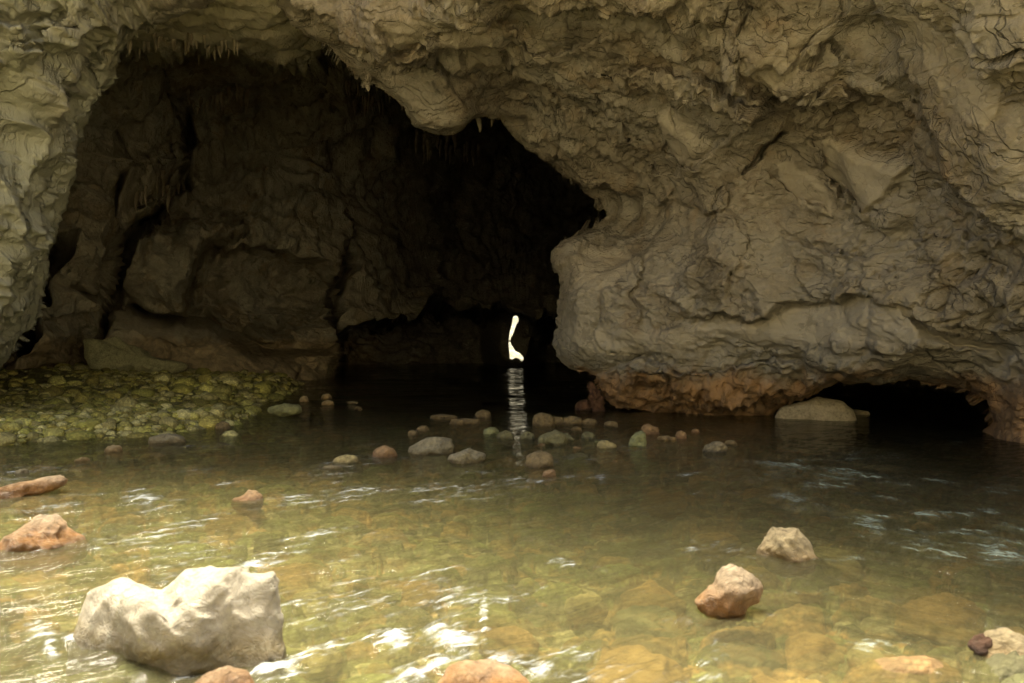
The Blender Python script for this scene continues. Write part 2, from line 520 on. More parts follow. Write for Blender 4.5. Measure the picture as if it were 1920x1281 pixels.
TONES = [  # pale smooth slabs (+) and dark stains (-) of the face
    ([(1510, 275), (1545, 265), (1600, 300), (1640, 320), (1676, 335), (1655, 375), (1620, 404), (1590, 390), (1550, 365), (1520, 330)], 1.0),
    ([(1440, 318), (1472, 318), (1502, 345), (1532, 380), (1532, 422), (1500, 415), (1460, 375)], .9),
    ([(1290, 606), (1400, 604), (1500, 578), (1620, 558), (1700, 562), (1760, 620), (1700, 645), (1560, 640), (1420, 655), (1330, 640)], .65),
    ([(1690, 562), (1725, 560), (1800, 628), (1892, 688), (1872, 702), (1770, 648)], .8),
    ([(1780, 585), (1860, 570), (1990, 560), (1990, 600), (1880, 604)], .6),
    ([(1060, 600), (1180, 620), (1300, 612), (1290, 660), (1180, 670), (1080, 668)], .6),  # lit face of the nose, brightness put into the tone
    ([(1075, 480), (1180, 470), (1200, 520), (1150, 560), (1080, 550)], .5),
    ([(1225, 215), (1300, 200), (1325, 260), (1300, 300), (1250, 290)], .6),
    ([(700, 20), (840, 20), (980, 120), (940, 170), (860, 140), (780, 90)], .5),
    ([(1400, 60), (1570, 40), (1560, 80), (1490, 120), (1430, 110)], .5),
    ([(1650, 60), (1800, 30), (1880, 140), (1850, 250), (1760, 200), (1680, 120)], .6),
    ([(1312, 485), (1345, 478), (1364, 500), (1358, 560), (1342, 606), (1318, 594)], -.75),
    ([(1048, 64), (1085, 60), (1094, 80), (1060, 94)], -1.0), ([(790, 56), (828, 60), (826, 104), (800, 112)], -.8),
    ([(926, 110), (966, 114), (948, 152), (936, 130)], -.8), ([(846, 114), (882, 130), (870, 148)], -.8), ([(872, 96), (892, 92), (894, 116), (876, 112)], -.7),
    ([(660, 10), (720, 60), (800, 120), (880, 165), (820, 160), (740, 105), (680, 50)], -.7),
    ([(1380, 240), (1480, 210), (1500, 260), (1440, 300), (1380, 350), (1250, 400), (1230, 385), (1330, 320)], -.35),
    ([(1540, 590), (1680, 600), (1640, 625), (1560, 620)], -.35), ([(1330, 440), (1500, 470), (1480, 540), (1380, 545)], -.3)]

def build_mouth():
    xs = np.concatenate([np.arange(-900, -40, 12), np.arange(-40, 1960, 2.5), np.arange(1960, 2720, 12)])
    ys = np.concatenate([np.arange(-800, -20, 10), np.arange(-20, 870, 2.5), np.arange(870, 960, 6)])
    nx, ny = len(xs), len(ys)
    PX, PY = [a.ravel() for a in np.meshgrid(xs, ys)]
    d, s, u, qx, qy = poly_dist(PX, PY, OPEN, closed=False)
    ins = inside(PX, PY, OPEN)
    sd = np.where(ins, -d, d)
    pn = np.stack([PX / 14, PY / 14, PX * 0], 1)
    jag = (perlin(pn, 3) * 4.2 + perlin(pn * 2.4, 4) * 3.0)
    ring = 3.6
    rim = (sd < 0)
    # snap the ring just inside the opening back on to the outline
    px2 = np.where(rim, qx, PX)
    py2 = np.where(rim, qy, PY)
    near = np.exp(-np.maximum(sd, 0) / 30)
    px2 = px2 + jag * near * np.where(PY > 860, 0, 1)
    py2 = py2 + (perlin(pn + 50, 8) * 3.2) * near
    D = f_mouth(px2, py2)
    D0 = D.copy()
    jx = fbm(np.stack([px2 / 60, py2 / 60, px2 * 0], 1), 4, 11) * 22
    jy = fbm(np.stack([px2 / 60, py2 / 60, px2 * 0 + 7], 1), 4, 17) * 22
    D = apply_ledges(px2, py2, D, LEDGES, (jx, jy))
    e = np.maximum(sd, 0)
    roundk = np.where(px2 > 1000, 0.9, 0.7) * sstep(200, 330, py2) + 0.25
    D = D + roundk * np.exp(-e / 22) * np.where(PY > 840, 0, 1)
    V = at(px2, py2, D)
    Vb = at(px2, py2, D0)
    N = grid_normals(Vb, ny, nx)
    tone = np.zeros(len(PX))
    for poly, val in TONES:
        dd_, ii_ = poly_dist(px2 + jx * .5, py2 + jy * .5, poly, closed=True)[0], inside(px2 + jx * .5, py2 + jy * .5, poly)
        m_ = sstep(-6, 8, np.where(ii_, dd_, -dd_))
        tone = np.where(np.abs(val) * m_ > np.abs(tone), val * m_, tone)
    # relief
    left = sstep(420, 200, px2)
    P = V
    big = fbm(P * np.array([.42, .42, .34]), 3, 21) * 0.38
    Pw = warp(P, 0.8, 0.55, 40)
    rd = (ridged(Pw * 0.5, 6, 60, .5) - 0.9) * 0.12
    f1, f2, cid = worley(warp(P, 1.1, 0.35, 44) * np.array([0.75, 0.75, 0.9]), 5)
    ch = (cid & np.uint32(255)) / 255.0
    facet = (ch - .5) * 0.22 * sstep(0, .22, f2 - f1) - 0.05 * sstep(.12, 0, f2 - f1)
    rgh = sstep(-.05, .4, perlin(P * .55, 46))
    g1, g2, gid = worley(warp(P, 2.1, 0.3, 47) * np.array([1.5, 1.5, 2.2]), 9)
    facet2 = rgh * (((gid & np.uint32(255)) / 255.0 - .5) * 0.08 * sstep(0, .2, g2 - g1))
    def terr(x, sharp=.7):
        fl_ = np.floor(x)
        return fl_ + sstep(sharp, 1.0, x - fl_)
    tA = terr(fbm(warp(P * np.array([1, 1, 1.5]), .5, .5, 48) * .38, 6, 49) * 5) / 5 * .42
    tB = terr(fbm(warp(P * np.array([1, 1, 1.9]), 1.2, .25, 51) * .95, 5, 52) * 4) / 4 * .13
    facet2 = facet2 + tA * .8 + tB * (.25 + .6 * rgh)
    # bedding, dipping to the right
    bd = P @ np.array([0.35, 0.25, 0.9])
    st = perlin(np.stack([P[:, 0] * .35, P[:, 1] * .35, bd * 2.6 + fbm(P * .8, 3, 70) * 1.1], 1), 71)
    strata = np.tanh(st * 3.5) * 0.05
    st2 = perlin(np.stack([P[:, 0] * .8, P[:, 1] * .8, bd * 8 + fbm(P * 1.4, 3, 75) * 2.0], 1), 73)
    strata2 = np.tanh(st2 * 3) * 0.022
    fine = (ridged(warp(P, 3, .12, 80) * 2.6, 4, 81) - .8) * 0.045 * (.3 + .7 * rgh)
    # flutings on the left limb run down and inwards
    fl = perlin(np.stack([P[:, 0] * 2.6 + P[:, 2] * 0.8 + fbm(P * .7, 2, 90) * .6, P[:, 1] * 1.0, P[:, 2] * 0.32], 1), 91)
    flute = ((1 - np.abs(fl) * 2.0) * 0.17 + (1 - np.abs(perlin(np.stack([P[:, 0] * 8 + P[:, 2] * 2.4 + fbm(P * 1.2, 2, 92) * .7, P[:, 1] * 2.5, P[:, 2] * 0.9], 1), 93)) * 2) * .05) * left
    lump = fbm(P * np.array([1.6, 1.6, .8]), 4, 95) * 0.10 * left
    # the lowest nose face carries steep furrows
    fr = perlin(np.stack([P[:, 0] * 4.5, P[:, 1] * 2, P[:, 2] * 0.9 + fbm(P, 3, 98)], 1), 99)
    furrow = -np.abs(fr) * 0.22 * sstep(1.9, 0.5, P[:, 2]) * (1 - left)
    # narrow dark fissures
    c1 = np.abs(perlin(warp(P, 1.3, .5, 110) * 0.55, 111))
    fis = -0.20 * sstep(.028, 0, c1) * sstep(0.0, .35, perlin(P * .5, 113))
    calm = (1 - 0.6 * sstep(0.0, 0.35, perlin(P * 0.38, 120))) * (1 - .85 * np.clip(tone, 0, 1))
    h = big + (rd + facet + facet2 + strata + strata2 + fine) * calm * (1 - 0.85 * left) + flute + lump + furrow + fis
    h = h * (0.6 + 0.4 * sstep(0, 25, e))
    # move partly along the normal, partly along the sight line (keeps thin rims intact)
    V = V + N * h[:, None]
    keep = sd > -ring
    F_ = grid_faces(ny, nx)
    fk = keep[F_].all(1)
    F_ = F_[fk]
    # rim loop -> reveal running back into the rock
    ed = np.concatenate([F_[:, [0, 1]], F_[:, [1, 2]], F_[:, [2, 3]], F_[:, [3, 0]]])
    key = np.sort(ed, 1)
    kk = key[:, 0].astype(np.int64) * (nx * ny) + key[:, 1]
    uq, idx, cnt = np.unique(kk, return_index=True, return_counts=True)
    be = ed[idx[cnt == 1]]
    iy, ix = be // nx, be % nx
    onb = lambda e_: ((ix[:, e_] == 0) | (ix[:, e_] == nx - 1) | (iy[:, e_] == 0) | (iy[:, e_] == ny - 1))
    border = onb(0) & onb(1)
    rimE = be[~border]
    outE = be[border]
    VV = [V]
    FF = [F_]
    base = len(V)
    rv = np.unique(rimE)
    mp = np.full(nx * ny, -1)
    mp[rv] = np.arange(len(rv))
    # outward direction in the picture plane (into the rock)
    gx, gy = np.gradient(sd.reshape(ny, nx), axis=1).ravel()[rv], np.gradient(sd.reshape(ny, nx), axis=0).ravel()[rv]
    gl = np.hypot(gx, gy) + 1e-6
    gx, gy = gx / gl, gy / gl
    prev = rv
    cam0 = np.array([0, 0, CAM_H])
    for k, (sc_, off) in enumerate([(1.02, 3), (1.05, 8), (1.10, 18), (1.18, 30), (1.30, 50), (1.5, 90)]):
        p = V[rv]
        dd = p[:, 1] * sc_
        pxn = p[:, 0] / p[:, 1] * F + CX + gx * off
        pyn = -(p[:, 2] - CAM_H) / p[:, 1] * F + CY + gy * off
        q = at(pxn, pyn, dd)
        q = q + np.stack([perlin(q * .9, 130 + j) for j in range(3)], 1) * 0.06 * min(k + 1, 4) * np.array([.4, 1, .4])
        VV.append(q)
        new = base + np.arange(len(rv))
        a0 = prev[mp[rimE[:, 0]]] if k else rimE[:, 0]
        a1 = prev[mp[rimE[:, 1]]] if k else rimE[:, 1]
        FF.append(np.stack([a1, a0, new[mp[rimE[:, 0]]], new[mp[rimE[:, 1]]]], 1))
        prev = new
        base += len(rv)
    # outer border -> hillside
    ov = np.unique(outE)
    mp2 = np.full(nx * ny, -1)
    mp2[ov] = np.arange(len(ov))
    prev = ov
    first = True
    for t in (0.12, 0.35, 0.7, 1.0):
        p = V[ov]
        tgt = p.copy()
        iyv, ixv = ov // nx, ov % nx
        top = iyv == 0
        lef = ixv == 0
        rig = ixv == nx - 1
        bot = iyv == ny - 1
        tgt[:, 2] = np.where(top, 34, np.where(bot, -2.5, p[:, 2] * 3.2))
        tgt[:, 1] = np.where(top, 24 + np.abs(p[:, 0]) * .1, p[:, 1] + 9)
        tgt[:, 0] = np.where(lef, -70, np.where(rig, 70, p[:, 0] * 4))
        q = p + (tgt - p) * t
        q = q + np.stack([fbm(q * .12, 3, 140 + j) for j in range(3)], 1) * (1.2 if t < 1 else 0) * np.array([1, 1, 1])
        VV.append(q)
        new = base + np.arange(len(ov))
        a0 = prev[mp2[outE[:, 0]]] if not first else outE[:, 0]
        a1 = prev[mp2[outE[:, 1]]] if not first else outE[:, 1]
        FF.append(np.stack([a1, a0, new[mp2[outE[:, 0]]], new[mp2[outE[:, 1]]]], 1))
        prev = new
        base += len(ov)
        first = False
    Vall = np.concatenate(VV)
    Fall = np.concatenate(FF)
    used = np.unique(Fall)
    rm = np.full(len(Vall), -1)
    rm[used] = np.arange(len(used))
    ta = np.concatenate([tone, np.zeros(len(Vall) - len(tone))])
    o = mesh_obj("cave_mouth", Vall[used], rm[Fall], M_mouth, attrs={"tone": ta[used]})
    tag(o, kind="structure")

build_mouth()

# ------------------------------------------------------------------ inner chamber
cham_ctrl = [(230, 0, 15.0), (400, 0, 14.3), (560, 0, 14.6), (250, 80, 17.5), (400, 95, 18.5), (550, 105, 18.5), (400, -200, 12.6), (400, -700, 12), (1200, -700, 14), (-700, -700, 14),
             (200, 200, 26), (350, 220, 29), (500, 220, 31), (700, 220, 34), (900, 280, 48), (1050, 350, 60), (150, 450, 26), (350, 400, 29), (550, 400, 31), (700, 450, 38), (850, 500, 50),
             (100, 690, 27), (250, 690, 29), (450, 690, 30), (620, 690, 33), (800, 620, 37), (1000, 600, 38), (1000, 690, 38), (100, 780, 27), (600, 800, 33), (1000, 800, 38),
             (0, 300, 24), (0, 690, 24), (-600, 400, 20), (-600, 900, 20), (1150, 500, 55), (1150, 760, 36), (1300, 740, 28), (1450, 740, 26), (1600, 745, 25), (1850, 750, 21), (1850, 850, 21),
             (1600, 850, 25), (1500, 200, 30), (2000, 200, 24), (2600, 400, 16), (2600, 900, 15), (2000, 700, 16)]
f_cham0 = tps(cham_ctrl)
FIN = [(60, 60), (230, 88), (300, 140), (345, 230), (352, 300), (346, 345), (325, 375), (300, 402), (275, 412), (262, 430), (248, 432), (236, 450), (226, 478), (214, 510), (208, 545), (196, 585), (182, 620), (168, 650), (160, 690), (150, 760), (40, 760), (40, 60)]
PANEL = [(230, 470), (250, 440), (300, 420), (345, 395), (420, 400), (470, 430), (430, 455), (400, 470), (383, 492), (372, 520), (362, 552), (345, 578), (300, 575), (245, 555), (215, 540)]
HOLLOW = [(372, 520), (390, 490), (415, 468), (460, 458), (530, 462), (590, 480), (640, 540), (625, 600), (560, 635), (480, 640), (420, 615), (370, 600), (345, 580)]
BENCH = [(170, 700), (180, 620), (215, 585), (260, 592), (330, 602), (380, 606), (440, 628), (488, 642), (560, 640), (632, 648), (640, 700), (640, 780), (150, 780)]
TUNNEL = [(636, 800), (636, 650), (645, 625), (668, 604), (720, 590), (790, 584), (860, 580), (960, 578), (1040, 585), (1110, 640), (1110, 800)]
HOLE = [(963, 593), (969, 592), (972, 597), (972, 603), (968, 609), (965, 617), (962, 626), (958, 634), (956.8, 640), (958.6, 646), (963, 653), (966, 658), (974, 662),
        (980, 668), (982, 674), (978, 678), (972, 672), (966, 671), (961, 674), (956, 673), (955, 660), (953.6, 646), (953.8, 638), (956, 622), (960, 608), (961, 600)]

CH_LEDGES = [
    ([(352, 290), (346, 345), (300, 404), (262, 434), (238, 455), (216, 510), (204, 560), (196, 600)], .5, 30, 4.5, 10),
    ([(430, 452), (402, 468), (384, 492), (373, 520), (362, 552), (350, 590)], .5, 30, 4.0, 12),
    ([(205, 580), (186, 620), (168, 660), (160, 720)], .3, 20, 4.0, 9),
    ([(215, 560), (300, 592), (380, 602), (440, 628), (500, 645)], -.5, 20, 3.0, 8),
    ([(648, 440), (636, 520), (640, 600), (636, 720)], .3, 20, 4.0, 9),
    ([(352, 180), (354, 240), (352, 310)], .3, 20, 3.0, 6), ([(212, 325), (216, 370), (214, 420)], .2, 12, 2.5, 4),
    ([(10, 720), (45, 660), (78, 610), (95, 545), (115, 430)], .2, 20, 5.0, 16),
    ([(130, 540), (170, 552), (215, 545)], .5, 20, 1.5, 6), ([(250, 400), (300, 370), (330, 330), (345, 300)], .8, 30, 1.5, 6),
    ([(420, 640), (520, 655), (640, 650)], -.4, 20, 2.0, 7)]

def depth_cham(px, py):
    D = f_cham0(px, py)
    j = fbm(np.stack([px / 70, py / 70, px * 0], 1), 4, 201)
    j2 = fbm(np.stack([px / 70, py / 70, px * 0 + 9], 1), 4, 205)
    qx, qy = px + j * 16, py + j2 * 16
    def reg(pts, amp, soft, inner=None):
        d = poly_dist(qx, qy, pts, closed=True)[0]
        ins = inside(qx, qy, pts)
        sdd = np.where(ins, d, -d)
        r = sstep(-soft * .3, soft, sdd)
        if inner:
            r = r * (0.4 + 0.6 * np.tanh(np.maximum(sdd, 0) / inner))
        return amp * r
    # ceiling band edge: everything beneath sits further back
    band = [(100, 70), (235, 92), (330, 78), (400, 92), (470, 98), (540, 116), (600, 96), (720, 130), (900, 150), (1400, 200)]
    d, s, u, _, _ = poly_dist(qx, qy, band)
    below = np.where(s > 0, d, -d)
    D = D + 5.0 * sstep(-2, 14, below) * sstep(900, 60, np.maximum(below, 0)) - 0.5 * np.exp(-np.abs(below) / 16) * (below < 0)
    D = D + reg(FIN, -5.2, 9, 60)
    D = D + reg(PANEL, -2.2, 8, 40)
    D = D + reg(HOLLOW, 5.0, 18, 60)
    D = D + reg(BENCH, -2.4, 8, 20)
    tun = reg(TUNNEL, 1, 6)
    D = D + tun * (7 + 9 * sstep(28, 70, np.hypot((px - 966) * 1.0, (py - 636) * .7)))
    D = apply_ledges(px, py, D, CH_LEDGES, (j * 9, j2 * 9))
    return D

def build_chamber():
    xs = np.concatenate([np.arange(-900, 0, 15), np.arange(0, 930, 3.0), np.arange(930, 1000, 1.0), np.arange(1000, 1180, 3), np.arange(1180, 1420, 6), np.arange(1420, 1900, 3), np.arange(1900, 2720, 20)])
    ys = np.concatenate([np.arange(-800, -20, 15), np.arange(-20, 580, 3.0), np.arange(580, 690, 1.0), np.arange(690, 820, 3), np.arange(820, 960, 10)])
    nx, ny = len(xs), len(ys)
    PX, PY = [a.ravel() for a in np.meshgrid(xs, ys)]
    dh = poly_dist(PX, PY, HOLE, closed=True)
    ih = inside(PX, PY, HOLE)
    snap = ih & (dh[0] < 1.3)
    px2 = np.where(snap, dh[3], PX)
    py2 = np.where(snap, dh[4], PY)
    D = depth_cham(px2, py2)
    V = at(px2, py2, D)
    N = grid_normals(at(px2, py2, f_cham0(px2, py2)), ny, nx)
    P = V
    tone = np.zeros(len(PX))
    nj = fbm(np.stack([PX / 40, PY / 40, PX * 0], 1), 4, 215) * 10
    for poly, val in [([(235, 92), (330, 78), (400, 92), (470, 98), (540, 116), (620, 96), (560, 20), (520, -60), (400, -60), (270, 20)], .6), (BENCH, .5),  # ceiling band paler in place of light bounced off the water
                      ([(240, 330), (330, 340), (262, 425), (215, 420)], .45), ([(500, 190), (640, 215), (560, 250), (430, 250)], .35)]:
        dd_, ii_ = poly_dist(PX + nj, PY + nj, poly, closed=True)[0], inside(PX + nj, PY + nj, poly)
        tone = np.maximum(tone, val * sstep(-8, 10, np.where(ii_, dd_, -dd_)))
    tone = np.where(tone > .05, tone, -.95 * sstep(600, 860, PX + nj * 3) - .0 * PX)  # darkness of the inner cave put into the rock colour
    big = fbm(P * 0.25, 3, 221) * 0.9
    band = [(100, 70), (235, 92), (330, 78), (400, 92), (470, 98), (540, 116), (600, 96), (720, 130), (900, 150), (1400, 200)]
    bd_, bs_, _, _, _ = poly_dist(PX, PY, band)
    lowr = sstep(-15, 25, np.where(bs_ > 0, bd_, -bd_))
    rd = (ridged(warp(P, .5, .9, 240) * 0.33, 5, 260) - .9) * 0.32
    # curtains: hanging vertical pleats strong in the upper part
    cu = perlin(np.stack([P[:, 0] * 2.6, P[:, 1] * 1.2, P[:, 2] * 0.28], 1), 270)
    cu2 = perlin(np.stack([P[:, 0] * 6, P[:, 1] * 3, P[:, 2] * 0.7], 1), 271)
    patch = sstep(-0.1, .3, perlin(P * .22, 272))
    curt = (cu * .35 + cu2 * .16) * sstep(3.5, 7, P[:, 2]) * (0.3 + .7 * patch)
    bd = P[:, 2] + fbm(P * .3, 3, 280) * .8
    st = np.tanh(perlin(np.stack([P[:, 0] * .15, P[:, 1] * .15, bd * 1.5], 1), 281) * 3) * 0.22 * sstep(7, 4, P[:, 2])
    f1, f2, cid = worley(warp(P, .8, .5, 284) * .5, 285)
    fc = ((cid & np.uint32(255)) / 255. - .5) * .25 * sstep(0, .15, f2 - f1)
    fine = fbm(P * 2.2, 4, 290) * .10
    h = (big + rd + curt + st + fc) * (.12 + .88 * lowr) + fine + .10 * (1 - lowr) * np.tanh(perlin(P * np.array([.5, 3, 3]), 295) * 3)
    fade = np.where(np.minimum(dh[0], 99) < 60, np.minimum(dh[0], 60) / 60, 1)
    h = h * fade
    V = V + N * h[:, None]
    keep = ~(ih & ~snap)
    F_ = grid_faces(ny, nx)
    F_ = F_[keep[F_].all(1)]
    # ragged reveal of the far opening and the outer rim towards the hill
    ed = np.concatenate([F_[:, [0, 1]], F_[:, [1, 2]], F_[:, [2, 3]], F_[:, [3, 0]]])
    key = np.sort(ed, 1)
    kk = key[:, 0].astype(np.int64) * (nx * ny) + key[:, 1]
    uq, idx, cnt = np.unique(kk, return_index=True, return_counts=True)
    be = ed[idx[cnt == 1]]
    iy, ix = be // nx, be % nx
    bo = ((ix == 0) | (ix == nx - 1) | (iy == 0) | (iy == ny - 1)).all(1)
    VV, FF, base = [V], [F_], len(V)
    E = be[~bo]
    rv = np.unique(E)
    mp = np.full(nx * ny, -1)
    mp[rv] = np.arange(len(rv))
    new = base + np.arange(len(rv))
    q = V[rv].copy()
    q = np.array([0, 0, CAM_H]) + (q - np.array([0, 0, CAM_H])) * 1.02
    VV.append(q)
    FF.append(np.stack([E[:, 1], E[:, 0], new[mp[E[:, 0]]], new[mp[E[:, 1]]]], 1))
    base += len(rv)
    E = be[bo]
    rv = np.unique(E)
    mp = np.full(nx * ny, -1)
    mp[rv] = np.arange(len(rv))
    iyv, ixv = rv // nx, rv % nx
    p = V[rv]
    q = p.copy()
    q[:, 2] = np.where(iyv == 0, 40, np.where(iyv == ny - 1, -3, p[:, 2] * 3))
    q[:, 0] = np.where(ixv == 0, -80, np.where(ixv == nx - 1, 80, p[:, 0] * 3))
    q[:, 1] = p[:, 1] + 22
    new = base + np.arange(len(rv))
    VV.append(q)
    FF.append(np.stack([E[:, 1], E[:, 0], new[mp[E[:, 0]]], new[mp[E[:, 1]]]], 1))
    Vall = np.concatenate(VV)
    Fall = np.concatenate(FF)
    used = np.unique(Fall)
    rm = np.full(len(Vall), -1)
    rm[used] = np.arange(len(used))
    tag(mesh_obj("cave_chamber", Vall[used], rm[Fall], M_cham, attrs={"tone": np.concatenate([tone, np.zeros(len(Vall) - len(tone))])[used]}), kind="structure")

build_chamber()

# hill over the cave (keeps daylight out of it)
def build_hill():
    xs = np.linspace(-90, 90, 61)
    ys = np.concatenate([np.linspace(22, 62, 25)])
    X, Y = [a.ravel() for a in np.meshgrid(xs, ys)]
    Z = 30 + 6 * fbm(np.stack([X * .03, Y * .03, X * 0], 1), 3, 300) - 0.002 * X * X + (Y - 22) * .1
    Z = np.where(Y < 25, np.minimum(Z, 29), Z)
    V = np.stack([X, Y, Z], 1)
    F_ = grid_faces(len(ys), len(xs))
    o = mesh_obj("hillside", V, F_, M_hill)
    tag(o, kind="structure")
    # flanks
    for sx in (-1, 1):
        ys2 = np.linspace(8, 64, 20)
        zs = np.linspace(-3, 36, 14)
        Y, Z = [a.ravel() for a in np.meshgrid(ys2, zs)]
        X = sx * (62 + 2 * fbm(np.stack([Y * .1, Z * .1, Z * 0], 1), 3, 310))
        V = np.stack([X, Y, Z], 1)
        tag(mesh_obj("hillside", V, grid_faces(14, 20), M_hill), kind="structure")

def simple_mat(name, c1, c2, scale=1.0, rough=0.9, bump=0.05):
    m, t = new_mat(name)
    b = NB(t)
    pos = b.n("ShaderNodeNewGeometry").outputs['Position']
    n1 = b.noise(pos, scale, 6, .6)
    n2 = b.noise(pos, scale * 5, 5, .6)
    pb = b.n("ShaderNodeBsdfPrincipled")
    b.l(b.mix(b.ramp(n1, .35, .65), c1, c2), pb.inputs['Base Color'])
    b.l(b.bump(n2, bump), pb.inputs['Normal'])
    pb.inputs['Roughness'].default_value = rough
    out = b.n("ShaderNodeOutputMaterial")
    b.l(pb.outputs[0], out.inputs[0])
    return m

M_hill = simple_mat("hill_cover", (0.06, 0.08, 0.03), (0.16, 0.14, 0.08), 0.4, .95, .3)
M_bounce = simple_mat("bounce_slope_cover", (0.42, 0.37, 0.22), (0.56, 0.48, 0.31), 0.25, .95, .2)
build_hill()

# unseen slope added behind the camera, pale to bounce sunlight into the cave
def build_bounce_slope():
    xs = np.linspace(-90, 90, 91)
    ys = np.linspace(-90, -1.5, 60)
    X, Y = [a.ravel() for a in np.meshgrid(xs, ys)]
    Z = 0.02 + np.maximum(-Y - 3, 0) * 0.03 + np.maximum(-Y - 16, 0) * 0.42 + np.clip((-Y - 2) * .1, 0, 1.5) * (.3 + fbm(np.stack([X * .06, Y * .06, X * 0], 1), 4, 320))
    tag(mesh_obj("bounce_slope", np.stack([X, Y, Z], 1), grid_faces(60, 91), M_bounce), kind="structure")

build_bounce_slope()

# daylight scene beyond the far opening: a pale sunlit slope
def build_far():
    xs = np.linspace(-25, 30, 40)
    ys = np.linspace(68, 120, 40)
    X, Y = [a.ravel() for a in np.meshgrid(xs, ys)]
    Z = -0.8 + (Y - 68) * 0.45 + 0.6 * fbm(np.stack([X * .3, Y * .3, X * 0], 1), 4, 330)
    tag(mesh_obj("far_river_bank", np.stack([X, Y, Z], 1), grid_faces(40, 40), M_cliff), kind="structure")

build_far()

# ------------------------------------------------------------------ riverbed, gravel bar, water
BAR = on_plane(np.array([-700, -200, 0, 60, 150, 300, 440, 560, 585, 575, 545, 400, 200, 0, -300, -700]),
               np.array([860, 850, 836, 832, 822, 812, 800, 776, 745, 722, 700, 690, 690, 690, 690, 700]), 0.03)[:, :2]

def stream_grid():
    pys = np.concatenate([np.array([2600, 2200, 1900, 1700, 1560, 1480, 1430]), np.arange(1400, 800, -2.5), np.arange(800, 664, -1.0)])
    Ys = CAM_H * F / (pys - CY)
    Ys = np.concatenate([np.array([-60, -30, -18, -10, -5, -2, -.5, .5]), Ys, [105, 125]])
    pxs = np.concatenate([np.array([-6000, -3500, -2200, -1500, -1000, -700, -500]), np.arange(-400, 2320, 2.6), np.array([2400, 2600, 3000, 3600, 4500, 6500])])
    sy = np.maximum(Ys, 2.2)
    X = (pxs[None, :] - CX) / F * sy[:, None]
    Y = np.repeat(Ys[:, None], len(pxs), 1)
    return X.ravel(), Y.ravel(), len(Ys), len(pxs)

def bar_sd(X, Y):
    d = poly_dist(X, Y, BAR, closed=True)[0]
    return np.where(inside(X, Y, BAR), d, -d)

PALE = np.array([[0.34, 0.29, 0.13], [0.42, 0.27, 0.11], [0.16, 0.14, 0.06], [0.54, 0.45, 0.27], [0.08, 0.07, 0.035], [0.26, 0.26, 0.10], [0.46, 0.27, 0.11], [0.14, 0.13, 0.06]])
MOSS = np.array([[0.38, 0.36, 0.09], [0.44, 0.42, 0.13], [0.28, 0.28, 0.07], [0.46, 0.42, 0.17], [0.34, 0.30, 0.08], [0.52, 0.49, 0.22]])

def bed_height(X, Y):
    P0 = np.stack([X, Y, X * 0], 1)
    sdb = bar_sd(X, Y) + fbm(P0 * 0.9, 3, 400) * 0.3
    base = -0.20 + 0.07 * fbm(P0 * 0.35, 3, 405)
    # deeper pool in the middle; along the right wall depth tint stands in for shade
    base -= 0.22 * np.exp(-(((X - 1.0) / 1.8) ** 2 + ((Y - 7.0) / 1.8) ** 2))
    base -= 0.8 * sstep(3.0, 6.5, X - (Y - 9) * 0.05) * sstep(6.5, 9.5, Y)
    base -= 0.7 * sstep(14.5, 19, Y) * sstep(-8, -4, X)
    # shoal under the mid-stream line of stones
    base += 0.04 * np.exp(-(((X - 0.0) / 4.2) ** 2 + ((Y - 11.5) / 2.6) ** 2))
    # shallow lower right corner
    base += 0.17 * sstep(0.8, 2.2, X) * sstep(4.6, 3.3, Y)
    bar = sstep(-0.3, 0.9, sdb)
    base = base + bar * (0.35 + 0.04 * fbm(P0 * .5, 2, 407)) + sstep(2.5, 9, sdb) * .28
    rt = sstep(16, 22, Y) * (X < -3)
    base = base + 0.25 * sstep(-1, 3, sdb) * rt
    return P0, sdb, bar, base

def cobbles(P0, bar):
    Pw = warp(P0 * 1.0, 2.0, 0.10, 410)
    hh = 0
    cols = None
    ids = []
    for (s, seed, amp, wgt) in ((2.1, 420, .20, None), (5.0, 430, .09, None), (12.0, 440, .03, None)):
        f1, f2, cid = worley(Pw * np.array([s, s * 1.35, 1]) + seed, seed, 2, .85)
        r = (cid & np.uint32(1023)) / 1023.
        big = r > (0.55 if seed == 420 else .25)
        dome = np.sqrt(np.clip(1 - (f1 / (0.32 + .25 * r)) ** 2, 0, 1)) * sstep(0, .08, f2 - f1)
        h = amp * dome * np.where(big, .4 + .6 * r, 0)
        ids.append((h, cid))
        hh = np.maximum(hh, h) if seed != 440 else hh + h * .6
    top = np.where(ids[0][0] > ids[1][0], ids[0][1], ids[1][1])
    top = np.where(np.maximum(ids[0][0], ids[1][0]) < 0.004, ids[2][1], top)
    k = (top >> np.uint32(7))
    cp = PALE[(k % len(PALE)).astype(int)]
    cm = MOSS[(k % len(MOSS)).astype(int)]
    c = cp * (1 - bar[:, None]) + cm * bar[:, None]
    vary = 0.62 + 0.76 * ((top >> np.uint32(3)) & np.uint32(255)) / 255.
    return hh, c * vary[:, None]

